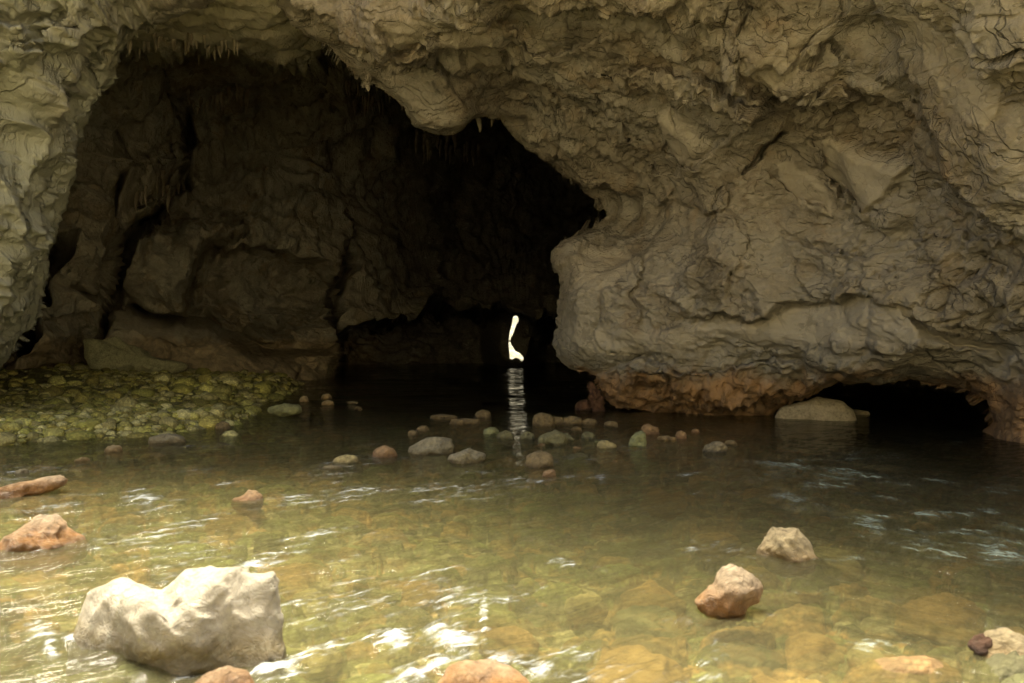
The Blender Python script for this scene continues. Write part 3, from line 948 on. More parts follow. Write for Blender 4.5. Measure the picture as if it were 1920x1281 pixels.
def bed_mat():
    m, t = new_mat("riverbed_stones")
    b = NB(t)
    pos = b.n("ShaderNodeNewGeometry").outputs['Position']
    a = b.n("ShaderNodeAttribute", attribute_name="tint")
    n1 = b.noise(pos, 9, 6, .65)
    n2 = b.noise(pos, 2, 5, .6)
    col = b.mix(b.ramp(n1, .3, .7, 0, .5), a.outputs['Color'], (.10, .085, .035))
    col = b.mix(b.ramp(n2, .5, .7, 0, .35), col, (.30, .24, .08))
    vo = b.n("ShaderNodeTexVoronoi")
    b.l(pos, vo.inputs[0])
    vo.inputs['Scale'].default_value = 22
    col = b.mix(b.ramp(vo.outputs['Distance'], .2, .6, 0, .35), col, (.06, .05, .025))
    h = b.math('ADD', b.math('MULTIPLY', b.noise(pos, 18, 6, .7), .03), b.math('MULTIPLY', vo.outputs['Distance'], -.02))
    pb = b.n("ShaderNodeBsdfPrincipled")
    b.l(col, pb.inputs['Base Color'])
    b.l(b.bump(h, 1.0, .9), pb.inputs['Normal'])
    pb.inputs['Roughness'].default_value = .7
    pb.inputs['Specular IOR Level'].default_value = .3
    out = b.n("ShaderNodeOutputMaterial")
    b.l(pb.outputs[0], out.inputs[0])
    return m

M_bed = bed_mat()

GX, GY, NYg, NXg = stream_grid()
P0, SDB, BARM, BASE = bed_height(GX, GY)
HC, TINT = cobbles(P0, BARM)
BEDZ = BASE + HC * (0.8 - .65 * BARM) * sstep(24, 12, GY) + 0.015 * fbm(P0 * 6, 3, 450)
Fg = grid_faces(NYg, NXg)
inbar = SDB > -1.5
# riverbed everywhere, gravel bar as ground cover of its own
ctr = Fg[:, 0]
fb = inbar[Fg].all(1) & (GY[Fg[:, 0]] > 2)
def sub(name, mask, V, mat, **kw):
    F_ = Fg[mask]
    used = np.unique(F_)
    rm = np.full(len(V), -1)
    rm[used] = np.arange(len(used))
    at_ = {k: v[used] for k, v in kw.pop('attrs', {}).items()}
    return mesh_obj(name, V[used], rm[F_], mat, attrs=at_)
Vb = np.stack([GX, GY, BEDZ], 1)
o = sub("riverbed", ~fb, Vb, M_bed, attrs={"tint": TINT})
tag(o, kind="structure")
o = sub("gravel_bar", fb, Vb, M_bed, attrs={"tint": TINT})
tag(o, "mossy green gravel bar of small stones along the left of the stream", "gravel", kind="stuff")

def ico_low(level):
    bm = bmesh.new()
    bmesh.ops.create_icosphere(bm, subdivisions=level, radius=1)
    V = np.array([v.co[:] for v in bm.verts])
    F_ = np.array([[v.index for v in f.verts] for f in bm.faces])
    bm.free()
    return V, F_

def build_gravel():
    rs = np.random.RandomState(31)
    n = 17000
    px = rs.uniform(-260, 620, n)
    py = rs.uniform(703, 838, n)
    q = on_plane(px, py, .1)
    X, Y = q[:, 0], q[:, 1]
    _, sdb, _, base = bed_height(X, Y)
    silt = np.exp(-(((px - 60) / 130) ** 2 + ((py - 735) / 34) ** 2))
    keep = (sdb > -.2 - 1.3 * rs.uniform(size=n) ** 3) & (rs.uniform(size=n) > silt * .93) & (rs.uniform(size=n) < .25 + .75 * sstep(700, 730, py))
    X, Y, base = X[keep], Y[keep], base[keep]
    n = len(X)
    U, F_ = ico_low(2)
    size = rs.lognormal(-3.25, .6, n) * (0.55 + Y / 30)
    size = np.clip(size, .025, .26)
    hgt = rs.uniform(.45, .85, n)
    k = np.arange(n)
    ang = rs.uniform(0, 6.28, n)
    Uj = U[None] * (1 + .22 * perlin((U[None] * 1.3 + rs.uniform(0, 99, (n, 1, 3))).reshape(-1, 3), 41).reshape(n, -1, 1))
    a = rs.uniform(.7, 1.3, n)
    vx = Uj[:, :, 0] * (size * a)[:, None]
    vy = Uj[:, :, 1] * size[:, None]
    vz = Uj[:, :, 2] * (size * hgt)[:, None]
    c, s_ = np.cos(ang)[:, None], np.sin(ang)[:, None]
    V = np.stack([vx * c - vy * s_ + X[:, None], vx * s_ + vy * c + Y[:, None], vz + (base + size * hgt * .35)[:, None]], -1)
    Fa = (F_[None] + (k * len(U))[:, None, None]).reshape(-1, 3)
    ti = MOSS[rs.randint(0, len(MOSS), n)] * rs.uniform(.55, 1.5, n)[:, None]
    o = mesh_obj("gravel", V.reshape(-1, 3), Fa, M_bed, attrs={"tint": np.repeat(ti * 1.4, len(U), 0)})
    tag(o, "loose mossy green gravel covering the bar at the left of the stream", "gravel", kind="stuff")

build_gravel()

FOAM = [  # px, py, rx, ry, strength, tilt deg (screen)
    (540, 1262, 40, 14, 1.0, -10), (140, 1205, 30, 14, .9, 10), (300, 1262, 80, 8, .6, 0), (1290, 1165, 40, 8, .7, -5), (1440, 1158, 30, 8, .5, 0), (1530, 1052, 40, 6, .6, 0), (1410, 1048, 30, 5, .5, 0),
    (160, 1035, 40, 6, .8, -5), (1740, 1030, 70, 14, .7, 10), (1560, 960, 60, 10, .6, 12), (1500, 860, 60, 5, .6, 3), (1760, 905, 50, 5, .6, 8), (1845, 1000, 40, 6, .6, 0),
    (268, 934, 34, 14, 1.0, 0), (300, 955, 60, 10, .6, -15), (560, 938, 60, 9, .8, 0), (650, 932, 60, 8, .8, -6), (310, 995, 120, 10, .75, -14), (210, 1018, 60, 9, .9, -8),
    (500, 1050, 60, 14, .9, -18), (600, 1000, 70, 8, .7, -12), (640, 1055, 40, 10, .5, -20), (75, 1185, 36, 24, 1.1, 10), (95, 1225, 20, 26, 1.0, 0), (150, 1150, 50, 10, .7, -15), (185, 1195, 40, 8, .8, 0),
    (560, 1235, 80, 16, 1.1, -22), (505, 1255, 40, 25, 1.2, -10), (620, 1205, 50, 10, .8, -25), (735, 1195, 48, 24, 1.1, 12), (850, 1205, 55, 38, 1.2, 30), (820, 1245, 40, 25, .9, 0), (770, 1265, 60, 20, .8, 0),
    (908, 1155, 10, 40, 1.1, 0), (960, 1120, 70, 9, .9, -18), (880, 1130, 60, 8, .7, -10), (1000, 1255, 80, 22, 1.1, 8), (1080, 1225, 50, 20, .8, -10), (950, 1275, 60, 16, 1.1, 20),
    (1330, 1240, 40, 20, .8, 0), (1330, 1275, 60, 20, .8, 0), (1330, 1205, 50, 8, .5, 0), (1640, 1215, 50, 14, .8, 0), (1560, 1275, 50, 10, .5, 0),
    (1080, 1060, 60, 8, .7, 8), (830, 1072, 60, 6, .6, -5), (1000, 903, 60, 5, .9, 0), (1080, 895, 60, 3, .6, 4), (1125, 893, 14, 9, .9, 0), (900, 888, 50, 3, .7, 0),
    (690, 920, 40, 12, .6, 0), (800, 945, 50, 5, .5, 0), (860, 1035, 60, 6, .5, 0), (700, 1120, 60, 8, .6, -10), (670, 1085, 60, 6, .5, -10), (560, 1130, 50, 10, .4, -20),
    (1460, 872, 90, 7, .75, 4), (1600, 888, 90, 7, .75, 7), (1690, 908, 40, 7, .6, 8), (1540, 910, 50, 12, .6, 0), (1480, 935, 50, 16, .7, 12), (1560, 895, 60, 10, .55, 10), (1400, 900, 60, 8, .5, 3),
    (1635, 985, 45, 22, .9, 25), (1700, 1000, 60, 12, .7, 20), (1760, 965, 60, 5, .8, 3), (1800, 1000, 50, 7, .7, 0), (1880, 1040, 60, 22, .95, 14), (1840, 960, 40, 8, .7, 0), (1650, 935, 60, 8, .55, 10), (1610, 1045, 50, 8, .6, -10),
    (1350, 925, 70, 6, .5, 0), (1300, 890, 60, 5, .5, 0), (1890, 985, 40, 8, .5, 10), (1480, 1075, 50, 5, .4, 0), (1650, 1120, 50, 6, .35, 10), (100, 950, 70, 6, .7, -10), (40, 960, 40, 6, .6, 0),
    (440, 905, 50, 6, .5, -10), (380, 975, 60, 5, .6, -14), (690, 835, 30, 3, .7, 0), (350, 838, 30, 2, .9, 0), (1380, 1140, 40, 6, .4, 0), (1530, 1110, 60, 6, .4, 0), (1230, 1110, 60, 6, .3, 0)]

def build_water():
    X, Y = GX, GY
    P = np.stack([X, Y, X * 0], 1)
    Yc = np.maximum(Y, 1.0)
    px = X / Yc * F + CX
    py = CY + CAM_H * F / Yc
    def flow(a, s1, s2, seed):
        c, s = math.cos(a), math.sin(a)
        u = X * c + Y * s
        v = -X * s + Y * c
        wv = perlin(P * 1.2, seed + 5) * .5
        return perlin(np.stack([u * s1, v * s2 + wv * s2 * .4, X * 0], 1), seed)
    wr = sstep(0.5, 3.0, X - 0.2 * (Y - 5))
    fast = sstep(14, 8, Y) * sstep(-.5, 1.0, Y)
    A, B = math.radians(38), math.radians(-42)
    h = 0
    for (s1, s2, amp, sd0) in ((.55, 2.0, .03, 500), (1.2, 4.5, .022, 520), (2.6, 9.5, .010, 540), (5, 18, .0045, 560)):
        h = h + amp * (flow(A, s1, s2, sd0) * (1 - wr) + flow(B, s1, s2, sd0 + 9) * wr)
    amp = 0.10 + 0.90 * fast
    h = h * amp
    h = h + 0.0035 * perlin(np.stack([X * .9, Y * 2.2, X * 0], 1), 580) * sstep(8, 16, Y)
    foam = np.zeros(len(X))
    for (fx, fy, rx, ry, st, tl) in FOAM:
        t = math.radians(tl)
        dx, dy = px - fx, py - fy
        a = (dx * math.cos(t) + dy * math.sin(t)) / rx
        b_ = (-dx * math.sin(t) + dy * math.cos(t)) / ry
        foam = np.maximum(foam, st * np.exp(-(a * a + b_ * b_) * .9))
    sheenf = .38 * sstep(-.15, .5, perlin(P * np.array([.8, .8, 1]), 595)) * sstep(15, 10, Y) * (1 - .35 * sstep(0, 2.5, X) * sstep(9, 6, Y))  # faint surface sheen painted as thin foam streaks
    foam = np.where(X > 2.5, foam * 1.25, foam)
    foam = np.maximum(foam, sheenf)
    foam = np.where(Y < 1.5, 0, foam)
    h = h + foam * 0.025 * (0.6 + fbm(P * 7, 3, 590))
    depth = np.clip(-BEDZ, 0, 2)
    V = np.stack([X, Y, h], 1)
    # streak fields, evaluated in the plane of the water
    o = mesh_obj("stream_water", V, Fg, M_water, attrs={"foam": foam, "deep": np.clip(-BASE, 0, 1.6), "side": wr})
    tag(o, kind="structure")

def water_mat():
    m, t = new_mat("stream_water")
    b = NB(t)
    pos = b.n("ShaderNodeNewGeometry").outputs['Position']
    side = b.n("ShaderNodeAttribute", attribute_name="side").outputs['Fac']
    foam = b.n("ShaderNodeAttribute", attribute_name="foam").outputs['Fac']
    deep = b.n("ShaderNodeAttribute", attribute_name="deep").outputs['Fac']
    def streak(sc_, detail, stretch=5.0):
        v1 = b.n("ShaderNodeMapping", vector_type='TEXTURE')
        b.l(pos, v1.inputs[0])
        v1.inputs['Rotation'].default_value = (0, 0, math.radians(38))
        v1.inputs['Scale'].default_value = (stretch, 1, 1)
        v2 = b.n("ShaderNodeMapping", vector_type='TEXTURE')
        b.l(pos, v2.inputs[0])
        v2.inputs['Rotation'].default_value = (0, 0, math.radians(-42))
        v2.inputs['Scale'].default_value = (stretch, 1, 1)
        n1 = b.noise(v1.outputs[0], sc_, detail, .6, .4)
        n2 = b.noise(v2.outputs[0], sc_, detail, .6, .4)
        x = b.n("ShaderNodeMix", data_type='FLOAT')
        b.l(side, x.inputs[0])
        b.l(n1, x.inputs[2])
        b.l(n2, x.inputs[3])
        return x.outputs[0]
    s1 = streak(9, 5)
    s2 = streak(26, 4, 4.5)
    sep = b.n("ShaderNodeSeparateXYZ")
    b.l(pos, sep.inputs[0])
    amp = b.ramp(sep.outputs[1], 11, 20, 1.0, 0.10)
    h = b.math('ADD', b.math('MULTIPLY', s1, .038), b.math('MULTIPLY', s2, .012))
    h = b.math('MULTIPLY', h, amp)
    far = b.noise(b.scalev(pos, .16, .42, 1), 1.0, 4, .55, .3)
    h = b.math('ADD', h, b.math('MULTIPLY', b.math('MULTIPLY', far, .62), b.ramp(sep.outputs[1], 13, 24, 0, 1)))
    nrm = b.bump(h, 1.0, .8)
    # clear, slightly green water
    tr = b.n("ShaderNodeBsdfTransparent")
    tcol = b.mix(b.ramp(deep, .08, .8), (.94, .95, .74), (.22, .30, .10))  # deep end darkened to carry the overhang's shade at far right
    b.l(tcol, tr.inputs[0])
    rf = b.n("ShaderNodeBsdfRefraction")
    rf.inputs['IOR'].default_value = 1.33
    rf.inputs['Roughness'].default_value = .015
    b.l(tcol, rf.inputs['Color'])
    b.l(b.bump(h, 1.0, .35), rf.inputs['Normal'])
    tr2 = b.n("ShaderNodeMixShader")
    tr2.inputs[0].default_value = .32
    b.l(tr.outputs[0], tr2.inputs[1])
    b.l(rf.outputs[0], tr2.inputs[2])
    tr = tr2
    silt = b.n("ShaderNodeBsdfDiffuse")
    silt.inputs[0].default_value = (.52, .46, .24, 1)
    mk = b.n("ShaderNodeMixShader")
    b.l(b.ramp(deep, .3, .9, .09, .035), mk.inputs[0])
    b.l(tr.outputs[0], mk.inputs[1])
    b.l(silt.outputs[0], mk.inputs[2])
    gl = b.n("ShaderNodeBsdfGlossy")
    gl.inputs['Roughness'].default_value = .04
    b.l(nrm, gl.inputs['Normal'])
    fr = b.n("ShaderNodeFresnel")
    fr.inputs[0].default_value = 1.33
    b.l(nrm, fr.inputs['Normal'])
    mx = b.n("ShaderNodeMixShader")
    b.l(fr.outputs[0], mx.inputs[0])
    b.l(mk.outputs[0], mx.inputs[1])
    b.l(gl.outputs[0], mx.inputs[2])
    # broken white water, plus painted surface sheen and light off right-hand ripple crests
    s3 = streak(60, 3, 3.0)
    f_n = b.math('ADD', b.math('MULTIPLY', b.math('SUBTRACT', s1, .5), 2.4), b.math('MULTIPLY', b.math('SUBTRACT', s2, .5), 2.6))
    f_n = b.math('ADD', f_n, b.math('MULTIPLY', b.math('SUBTRACT', s3, .5), .9))
    ff = b.math('ADD', b.math('MULTIPLY', foam, .75), b.math('SUBTRACT', f_n, .52))
    fm = b.ramp(ff, -.12, .8, 0, .8)
    fm = b.math('MULTIPLY', fm, b.ramp(foam, .05, .35))
    fo = b.n("ShaderNodeBsdfDiffuse")
    b.l(b.mix(side, (.50, .52, .50), (.42, .50, .38)), fo.inputs[0])  # right-hand green paints light on the ripple crests
    b.l(nrm, fo.inputs['Normal'])
    mf = b.n("ShaderNodeMixShader")
    b.l(fm, mf.inputs[0])
    b.l(mx.outputs[0], mf.inputs[1])
    b.l(fo.outputs[0], mf.inputs[2])
    out = b.n("ShaderNodeOutputMaterial")
    b.l(mf.outputs[0], out.inputs[0])
    return m

M_water = water_mat()
build_water()

# ------------------------------------------------------------------ stones
_mats = {}
def stone_mat(key, top, base, line=0.05, soft=0.06, rough=.75, speck=0.3, dark=None):
    if key in _mats:
        return _mats[key]
    m, t = new_mat("stone_" + key)
    b = NB(t)
    pos = b.n("ShaderNodeNewGeometry").outputs['Position']
    sep = b.n("ShaderNodeSeparateXYZ")
    b.l(pos, sep.inputs[0])
    n1 = b.noise(pos, 5, 7, .62, .5)
    n2 = b.noise(pos, 22, 6, .65)
    n3 = b.noise(pos, 2.2, 3, .5)
    z = b.math('ADD', sep.outputs[2], b.math('MULTIPLY', b.math('SUBTRACT', n1, .5), .14))
    wet = b.ramp(z, line - soft, line + soft, 1, 0)
    tc = b.mix(b.ramp(n1, .35, .65), top, tuple(x * .72 for x in top))
    bc = b.mix(b.ramp(n3, .4, .6), base, tuple(x * .6 for x in base))
    col = b.mix(wet, tc, bc)
    col = b.mix(b.ramp(n2, .45, .7, 0, speck), col, tuple(min(.9, x * 1.5) for x in top))
    col = b.mix(b.ramp(n2, .5, .3, 0, .45), col, dark or (.08, .06, .03))
    if line > -.2:  # wet band at the waterline
        col = b.mix(b.ramp(z, .015, .05, .42, 0), col, tuple(x * .35 for x in base))
    h = b.math('ADD', b.math('MULTIPLY', b.noise(pos, 8, 10, .72, .8), .10), b.math('MULTIPLY', b.noise(pos, 55, 5, .7), .014))
    h = b.math('ADD', h, b.math('MULTIPLY', b.ramp(b.math('ABSOLUTE', b.math('SUBTRACT', b.noise(pos, 4, 6, .6, 1.0), .5)), 0, .02, -1, 0), .012))
    pb = b.n("ShaderNodeBsdfPrincipled")
    b.l(col, pb.inputs['Base Color'])
    b.l(b.bump(h, 1.0, .8), pb.inputs['Normal'])
    b.l(b.ramp(z, line - soft, line + soft, .28, rough), pb.inputs['Roughness'])
    out = b.n("ShaderNodeOutputMaterial")
    b.l(pb.outputs[0], out.inputs[0])
    _mats[key] = m
    return m

def ico(level):
    bm = bmesh.new()
    bmesh.ops.create_icosphere(bm, subdivisions=level, radius=1)
    V = np.array([v.co[:] for v in bm.verts])
    F_ = np.array([[v.index for v in f.verts] for f in bm.faces])
    bm.free()
    return V, F_
ICO = {k: ico(k) for k in (4, 5, 6)}

def stone(name, outline, yb, mat, label, cat="rock", group=None, thick=0.8, seed=1, z0=0.0, level=4, facets=10, rough=.05, box=1.0, dist=None, shear=0.0, kind=None):
    """outline: silhouette in photo pixels; yb: pixel row where the front meets the water or ground of height z0"""
    pts = np.asarray(outline, float)
    c = (pts.min(0) + pts.max(0)) / 2
    d0 = dist if dist else (CAM_H - z0) * F / (yb - CY)
    wpx = (pts[:, 0].max() - pts[:, 0].min())
    W = wpx / F * d0 / 2
    T = W * thick
    d = d0 + (T * .75 if not dist else 0)
    ctr = at(c[0], c[1], d)
    ray = ctr - np.array([0, 0, CAM_H])
    L = np.linalg.norm(ray)
    ray = ray / L
    right = np.cross(ray, [0, 0, 1])
    right /= np.linalg.norm(right)
    up = np.cross(right, ray)
    rel = (pts - c) * np.array([1, -1]) / F * L * (1 - .3 * T / L) / (1 + rough * .6)
    ang = np.arctan2(rel[:, 1], rel[:, 0])
    # ray casting against polygon
    th = np.linspace(-math.pi, math.pi, 361)
    R = np.zeros(361)
    n = len(rel)
    for i in range(n):
        a, b_ = rel[i], rel[(i + 1) % n]
        dx, dy = np.cos(th), np.sin(th)
        e = b_ - a
        den = dx * e[1] - dy * e[0]
        den = np.where(np.abs(den) < 1e-12, 1e-12, den)
        tt = (a[0] * e[1] - a[1] * e[0]) / den
        uu = (a[0] * dy - a[1] * dx) / den
        ok = (tt > 0) & (uu >= -1e-6) & (uu <= 1 + 1e-6)
        R = np.where(ok, np.maximum(R, tt), R)
    R = np.where(R <= 0, R.max() * .5, R)
    ker = np.array([1, 2, 3, 2, 1]) / 9.
    R = np.convolve(np.concatenate([R[-3:-1], R, R[1:3]]), ker, 'valid')
    U, F_ = ICO[level]
    rs = np.random.RandomState(seed)
    Uf = U.copy()
    for k in range(facets):
        nn = rs.normal(size=3)
        nn /= np.linalg.norm(nn)
        hh = rs.uniform(.54, .86)
        dd = Uf @ nn
        Uf = Uf - np.maximum(dd - hh, 0)[:, None] * nn
    f = np.linalg.norm(Uf, axis=1)
    # u: x=right, y=depth, z=up
    theta = np.arctan2(U[:, 2], U[:, 0])
    cph = np.sqrt(np.clip(1 - U[:, 1] ** 2, 0, 1))
    sph = U[:, 1]
    if box != 1.0:
        cph = cph ** box
        sph = np.sign(sph) * np.abs(sph) ** box
    Rt = np.interp(theta, th, R)
    k = cph ** 6
    fe = f * (1 - k) + (0.75 + .25 * f) * k
    loc = (right[None] * (np.cos(theta) * Rt * cph)[:, None] + up[None] * (np.sin(theta) * Rt * cph)[:, None] + ray[None] * (sph * T)[:, None]) * fe[:, None]
    size = W
    loc = loc + ray[None] * (shear * (loc @ right))[:, None]
    q = loc / size * 1.3 + seed * 3.7
    nrm = loc / (np.linalg.norm(loc, axis=1)[:, None] + 1e-9)
    hN = fbm(q, 4, seed) * rough * 1.3 + (ridged(q * 1.6, 4, seed + 3) - .9) * rough
    loc = loc + nrm * (hN * size)[:, None]
    o = mesh_obj(name, loc, F_, mat, loc=ctr)
    tag(o, label, cat, group, kind)
    return o

def blob(x0, x1, y0, yb, seed=1, peak=0.5, flat=0.35, drop=0.5):
    """stone silhouette from its box: crown row y0, water row yb"""
    rs = np.random.RandomState(seed + 77)
    H = yb - y0
    Wd = x1 - x0
    pts = []
    for a in np.linspace(0, 180, 9):
        t = math.radians(a)
        ca, sa = math.cos(t), math.sin(t)
        x = (x0 + x1) / 2 + Wd / 2 * np.sign(ca) * abs(ca) ** .8 * (1 if a in (0, 180) else rs.uniform(.9, 1.0))
        x = x + (peak - .5) * Wd * sa * .8
        y = yb - H * sa ** (1 - flat) * (1 if abs(a - 90) < 1 else rs.uniform(.85, 1.0))
        pts.append((x, y))
    for a in (205, 235, 270, 305, 335):
        t = math.radians(a)
        pts.append(((x0 + x1) / 2 + Wd / 2 * math.cos(t), yb - H * drop * math.sin(t) * 1.2))
    return pts

WHITE = stone_mat("white", (.68, .59, .43), (.40, .31, .16), line=0.12, soft=.06, rough=.85, speck=.2, dark=(.35, .30, .2))
ORANGE = stone_mat("orange", (.48, .36, .22), (.42, .20, .06), line=0.13, soft=.09)
TAN = stone_mat("tan", (.50, .39, .21), (.42, .27, .10), line=0.05, soft=.06)
RUST = stone_mat("rust", (.42, .27, .13), (.36, .19, .08), line=0.04)
OLIVE = stone_mat("olive", (.27, .25, .12), (.20, .17, .07), line=0.02, soft=.03)
GREY = stone_mat("grey", (.32, .28, .17), (.27, .20, .09), line=0.03, soft=.05)
BROWN = stone_mat("brown", (.28, .21, .10), (.22, .15, .06), line=0.03, soft=.04)
YELLOW = stone_mat("yellow", (.52, .43, .19), (.36, .28, .12), line=0.01, soft=.03, speck=.6)
DARKRED = stone_mat("dark_red", (.13, .062, .03), (.09, .042, .02), line=0.02)
PALEROCK = stone_mat("pale", (.50, .42, .26), (.42, .35, .22), line=-.4)
MOSSY = stone_mat("mossy", (.34, .35, .16), (.26, .25, .1), line=-.5)
SPECK = stone_mat("speckled", (.30, .25, .15), (.10, .08, .05), line=0.01, soft=.03, speck=.9)
SUBM = stone_mat("submerged_ochre", (.40, .24, .09), (.36, .22, .08), line=-1)
SUBY = stone_mat("submerged_yellow", (.42, .33, .15), (.38, .30, .13), line=-1)

G1 = "stones breaking the surface of the stream"
G2 = "stones lying under the clear water"
big = [(150, 1150), (160, 1112), (172, 1092), (190, 1077), (215, 1066), (245, 1070), (268, 1086), (290, 1104), (306, 1110), (322, 1094), (345, 1084), (368, 1080), (385, 1074), (405, 1076), (428, 1086), (450, 1100), (466, 1106), (484, 1106),
       (498, 1124), (509, 1155), (516, 1190), (520, 1225), (520, 1262), (500, 1305), (430, 1325), (350, 1310), (280, 1290), (200, 1270), (145, 1235), (143, 1190)]
stone("white_boulder", [(x, y + 4) for x, y in big], 1250, WHITE, "big white sunlit boulder with two humps in the left foreground rapids", "boulder", G1, thick=.75, seed=11, level=6, facets=14, rough=.05, box=1.0, dist=3.92, shear=-.62)
stone("rock", [(2, 1030), (12, 1012), (40, 990), (68, 974), (98, 975), (112, 990), (130, 1008), (150, 1030), (140, 1055), (80, 1070), (20, 1058)], 1032, ORANGE, "pink topped orange pointed rock at the left edge behind the white boulder", "rock", G1, seed=3, level=5)
stone("rock", [(433, 945), (440, 934), (455, 930), (465, 920), (482, 921), (493, 930), (494, 948), (480, 962), (445, 962)], 943, RUST, "small rust orange rock with a notched top left of the mid stream foam", "rock", G1, seed=4)
stone("rock", [(-20, 930), (0, 916), (50, 905), (95, 900), (112, 906), (108, 920), (60, 932), (20, 945), (-20, 950)], 932, ORANGE, "long low pinkish rock at the left edge of the stream", "rock", G1, seed=5, thick=.5, facets=6)
stone("rock", [(1416, 1040), (1425, 1022), (1440, 1000), (1450, 990), (1475, 992), (1495, 989), (1506, 1002), (1516, 1022), (1528, 1045), (1515, 1070), (1470, 1078), (1425, 1062)], 1052, TAN, "sandy trapezoid rock with a flat top, right of the centre of the stream", "rock", G1, seed=6, level=5, rough=.06, facets=8)
stone("rock", [(1304, 1135), (1318, 1110), (1335, 1096), (1352, 1072), (1372, 1059), (1395, 1068), (1418, 1080), (1432, 1098), (1422, 1122), (1400, 1140), (1392, 1155), (1360, 1165), (1325, 1160)], 1160, ORANGE, "tilted tan and orange rock with a peaked top, nearest of the two right hand rocks", "rock", G1, seed=7, level=5, rough=.05, facets=9)
stone("rock", [(1850, 1225), (1862, 1200), (1885, 1190), (1910, 1195), (1935, 1215), (1940, 1260), (1900, 1275), (1860, 1262)], 1250, TAN, "pale tan rock at the right edge of the picture beside a dark red lump", "rock", G1, seed=8, level=5)
stone("rock", [(1822, 1215), (1835, 1195), (1860, 1188), (1872, 1198), (1862, 1220), (1858, 1240), (1835, 1238)], 1235, DARKRED, "jagged dark red rock against the pale rock at the right edge", "rock", G1, seed=9, rough=.12)
stone("rock", [(825, 1285), (845, 1255), (880, 1243), (925, 1241), (960, 1258), (995, 1290), (1000, 1340), (900, 1370), (820, 1340)], 1330, ORANGE, "wet orange rock cut off by the bottom edge below the white water", "rock", G1, seed=10, level=5, rough=.03)
stone("rock", [(360, 1285), (390, 1262), (425, 1256), (460, 1265), (475, 1290), (470, 1340), (360, 1340)], 1330, ORANGE, "smooth orange rock at the bottom edge just below the white boulder", "rock", G1, seed=12, level=5, rough=.03)

S = [  # outline or box, waterline, material, label, seed, extra
    ((280, 347, 813, 831), GREY, "flat tan rock in the water just below the gravel bar", 20, .45, .5),
    ((198, 228, 834, 848), TAN, "small pale pointed stone below the left part of the gravel bar", 21, .5, .3),
    ((695, 748, 835, 858), RUST, "orange triangular rock left of the big grey mid stream rock", 24, .42, .1),
    ((620, 673, 852, 868), YELLOW, "low golden orange rock, leftmost of the mid stream line of rocks", 25, .6, .3),
    ((982, 1041, 845, 876), BROWN, "round topped brown rock standing alone in front of the centre group", 26, .5, .7),
    ((972, 1006, 809, 825), OLIVE, "small olive rock against the left of the broad olive rock", 27, .55, .4),
    ((995, 1041, 772, 799), BROWN, "round brown rock, leftmost and tallest of the row before the dark water", 28, .45, .5),
    ((1028, 1060, 780, 797), BROWN, "small knobbly brown rock second from the left in the row before the dark water", 29, .5, .5),
    ((1054, 1094, 779, 797), BROWN, "flat topped brown rock third from the left in the row before the dark water", 30, .4, .7),
    ((1088, 1121, 784, 797), BROWN, "low brown rock fourth from the left in the row before the dark water", 31, .5, .5),
    ((1132, 1160, 788, 801), BROWN, "smooth brown stone at the right end of the row before the dark water", 32, .5, .5),
    ((888, 922, 768, 783), BROWN, "domed brown stone alone in the dark water under the light streaks", 33, .5, .5),
    ((838, 902, 783, 796), BROWN, "long flat brown stone below the domed one in the dark water", 34, .6, .8),
    ((804, 862, 777, 786), BROWN, "thin flat brown stone left of the domed one in the dark water", 35, .4, .7),
    ((904, 938, 801, 814), MOSSY, "low mossy green stone below the light streaks on the water", 36, .5, .4),
    ((930, 964, 806, 823), OLIVE, "knobbly olive stone between the mossy stone and the olive rocks", 37, .45, .5),
    ((1089, 1118, 809, 823), OLIVE, "smooth small olive stone right of the broad olive rock", 38, .45, .5),
    ((1116, 1160, 825, 841), YELLOW, "speckled yellow rock brightest of the centre stones", 39, .42, .4),
    ((1203, 1238, 793, 815), RUST, "rounded reddish brown rock behind the upright pointed stone", 40, .4, .4),
    ((1230, 1270, 817, 826), TAN, "thin flat tan stone right of the upright pointed stone", 41, .5, .6),
    ((1266, 1288, 806, 823), RUST, "small round reddish stone right of the thin flat tan stone", 42, .5, .5),
    ((1318, 1364, 826, 848), SPECK, "dark speckled rock under the orange base of the cliff", 43, .55, .4),
    ((1358, 1382, 825, 834), BROWN, "tiny brown stone just right of the dark speckled rock", 44, .5, .5),
    ((1296, 1312, 804, 812), RUST, "tiny reddish stone nearest the orange base of the cliff", 45, .5, .5),
    ((1016, 1044, 879, 895), RUST, "small orange rock above the pale curl of foam at the centre", 46, .55, .3),
    ((602, 623, 738, 748), TAN, "upper one of two small pale stones in the dark water off the gravel bar", 47, .5, .5),
    ((603, 628, 750, 760), TAN, "lower one of two small pale stones in the dark water off the gravel bar", 48, .5, .5),
    ((562, 579, 742, 754), TAN, "small stone at the very tip of the gravel bar", 49, .5, .5),
    ((763, 786, 806, 817), BROWN, "small round stone above the left end of the big grey rock", 50, .45, .5),
    ((780, 806, 797, 808), BROWN, "small pointed stone above the middle of the big grey rock", 51, .5, .3),
    ((30, 52, 880, 890), GREY, "tiny pale stone near the left edge above the long pinkish rock", 52, .5, .5),
    ((1070, 1092, 800, 808), BROWN, "small dark stone behind the broad olive rock", 53, .5, .5),
    ((650, 672, 752, 757), GREY, "sliver of stone in the dark water right of the two small pale stones", 54, .5, .5),
    ((664, 680, 762, 768), BROWN, "tiny brown stone nearest the middle of the dark water", 55, .5, .5),
    ((602, 642, 872, 880), GREY, "low pale flat stone under the golden orange rock", 56, .5, .7),
    ((140, 166, 858, 866), TAN, "thin pale stone in shallow water below the gravel bar, left of the pale pointed one", 57, .5, .5),
]
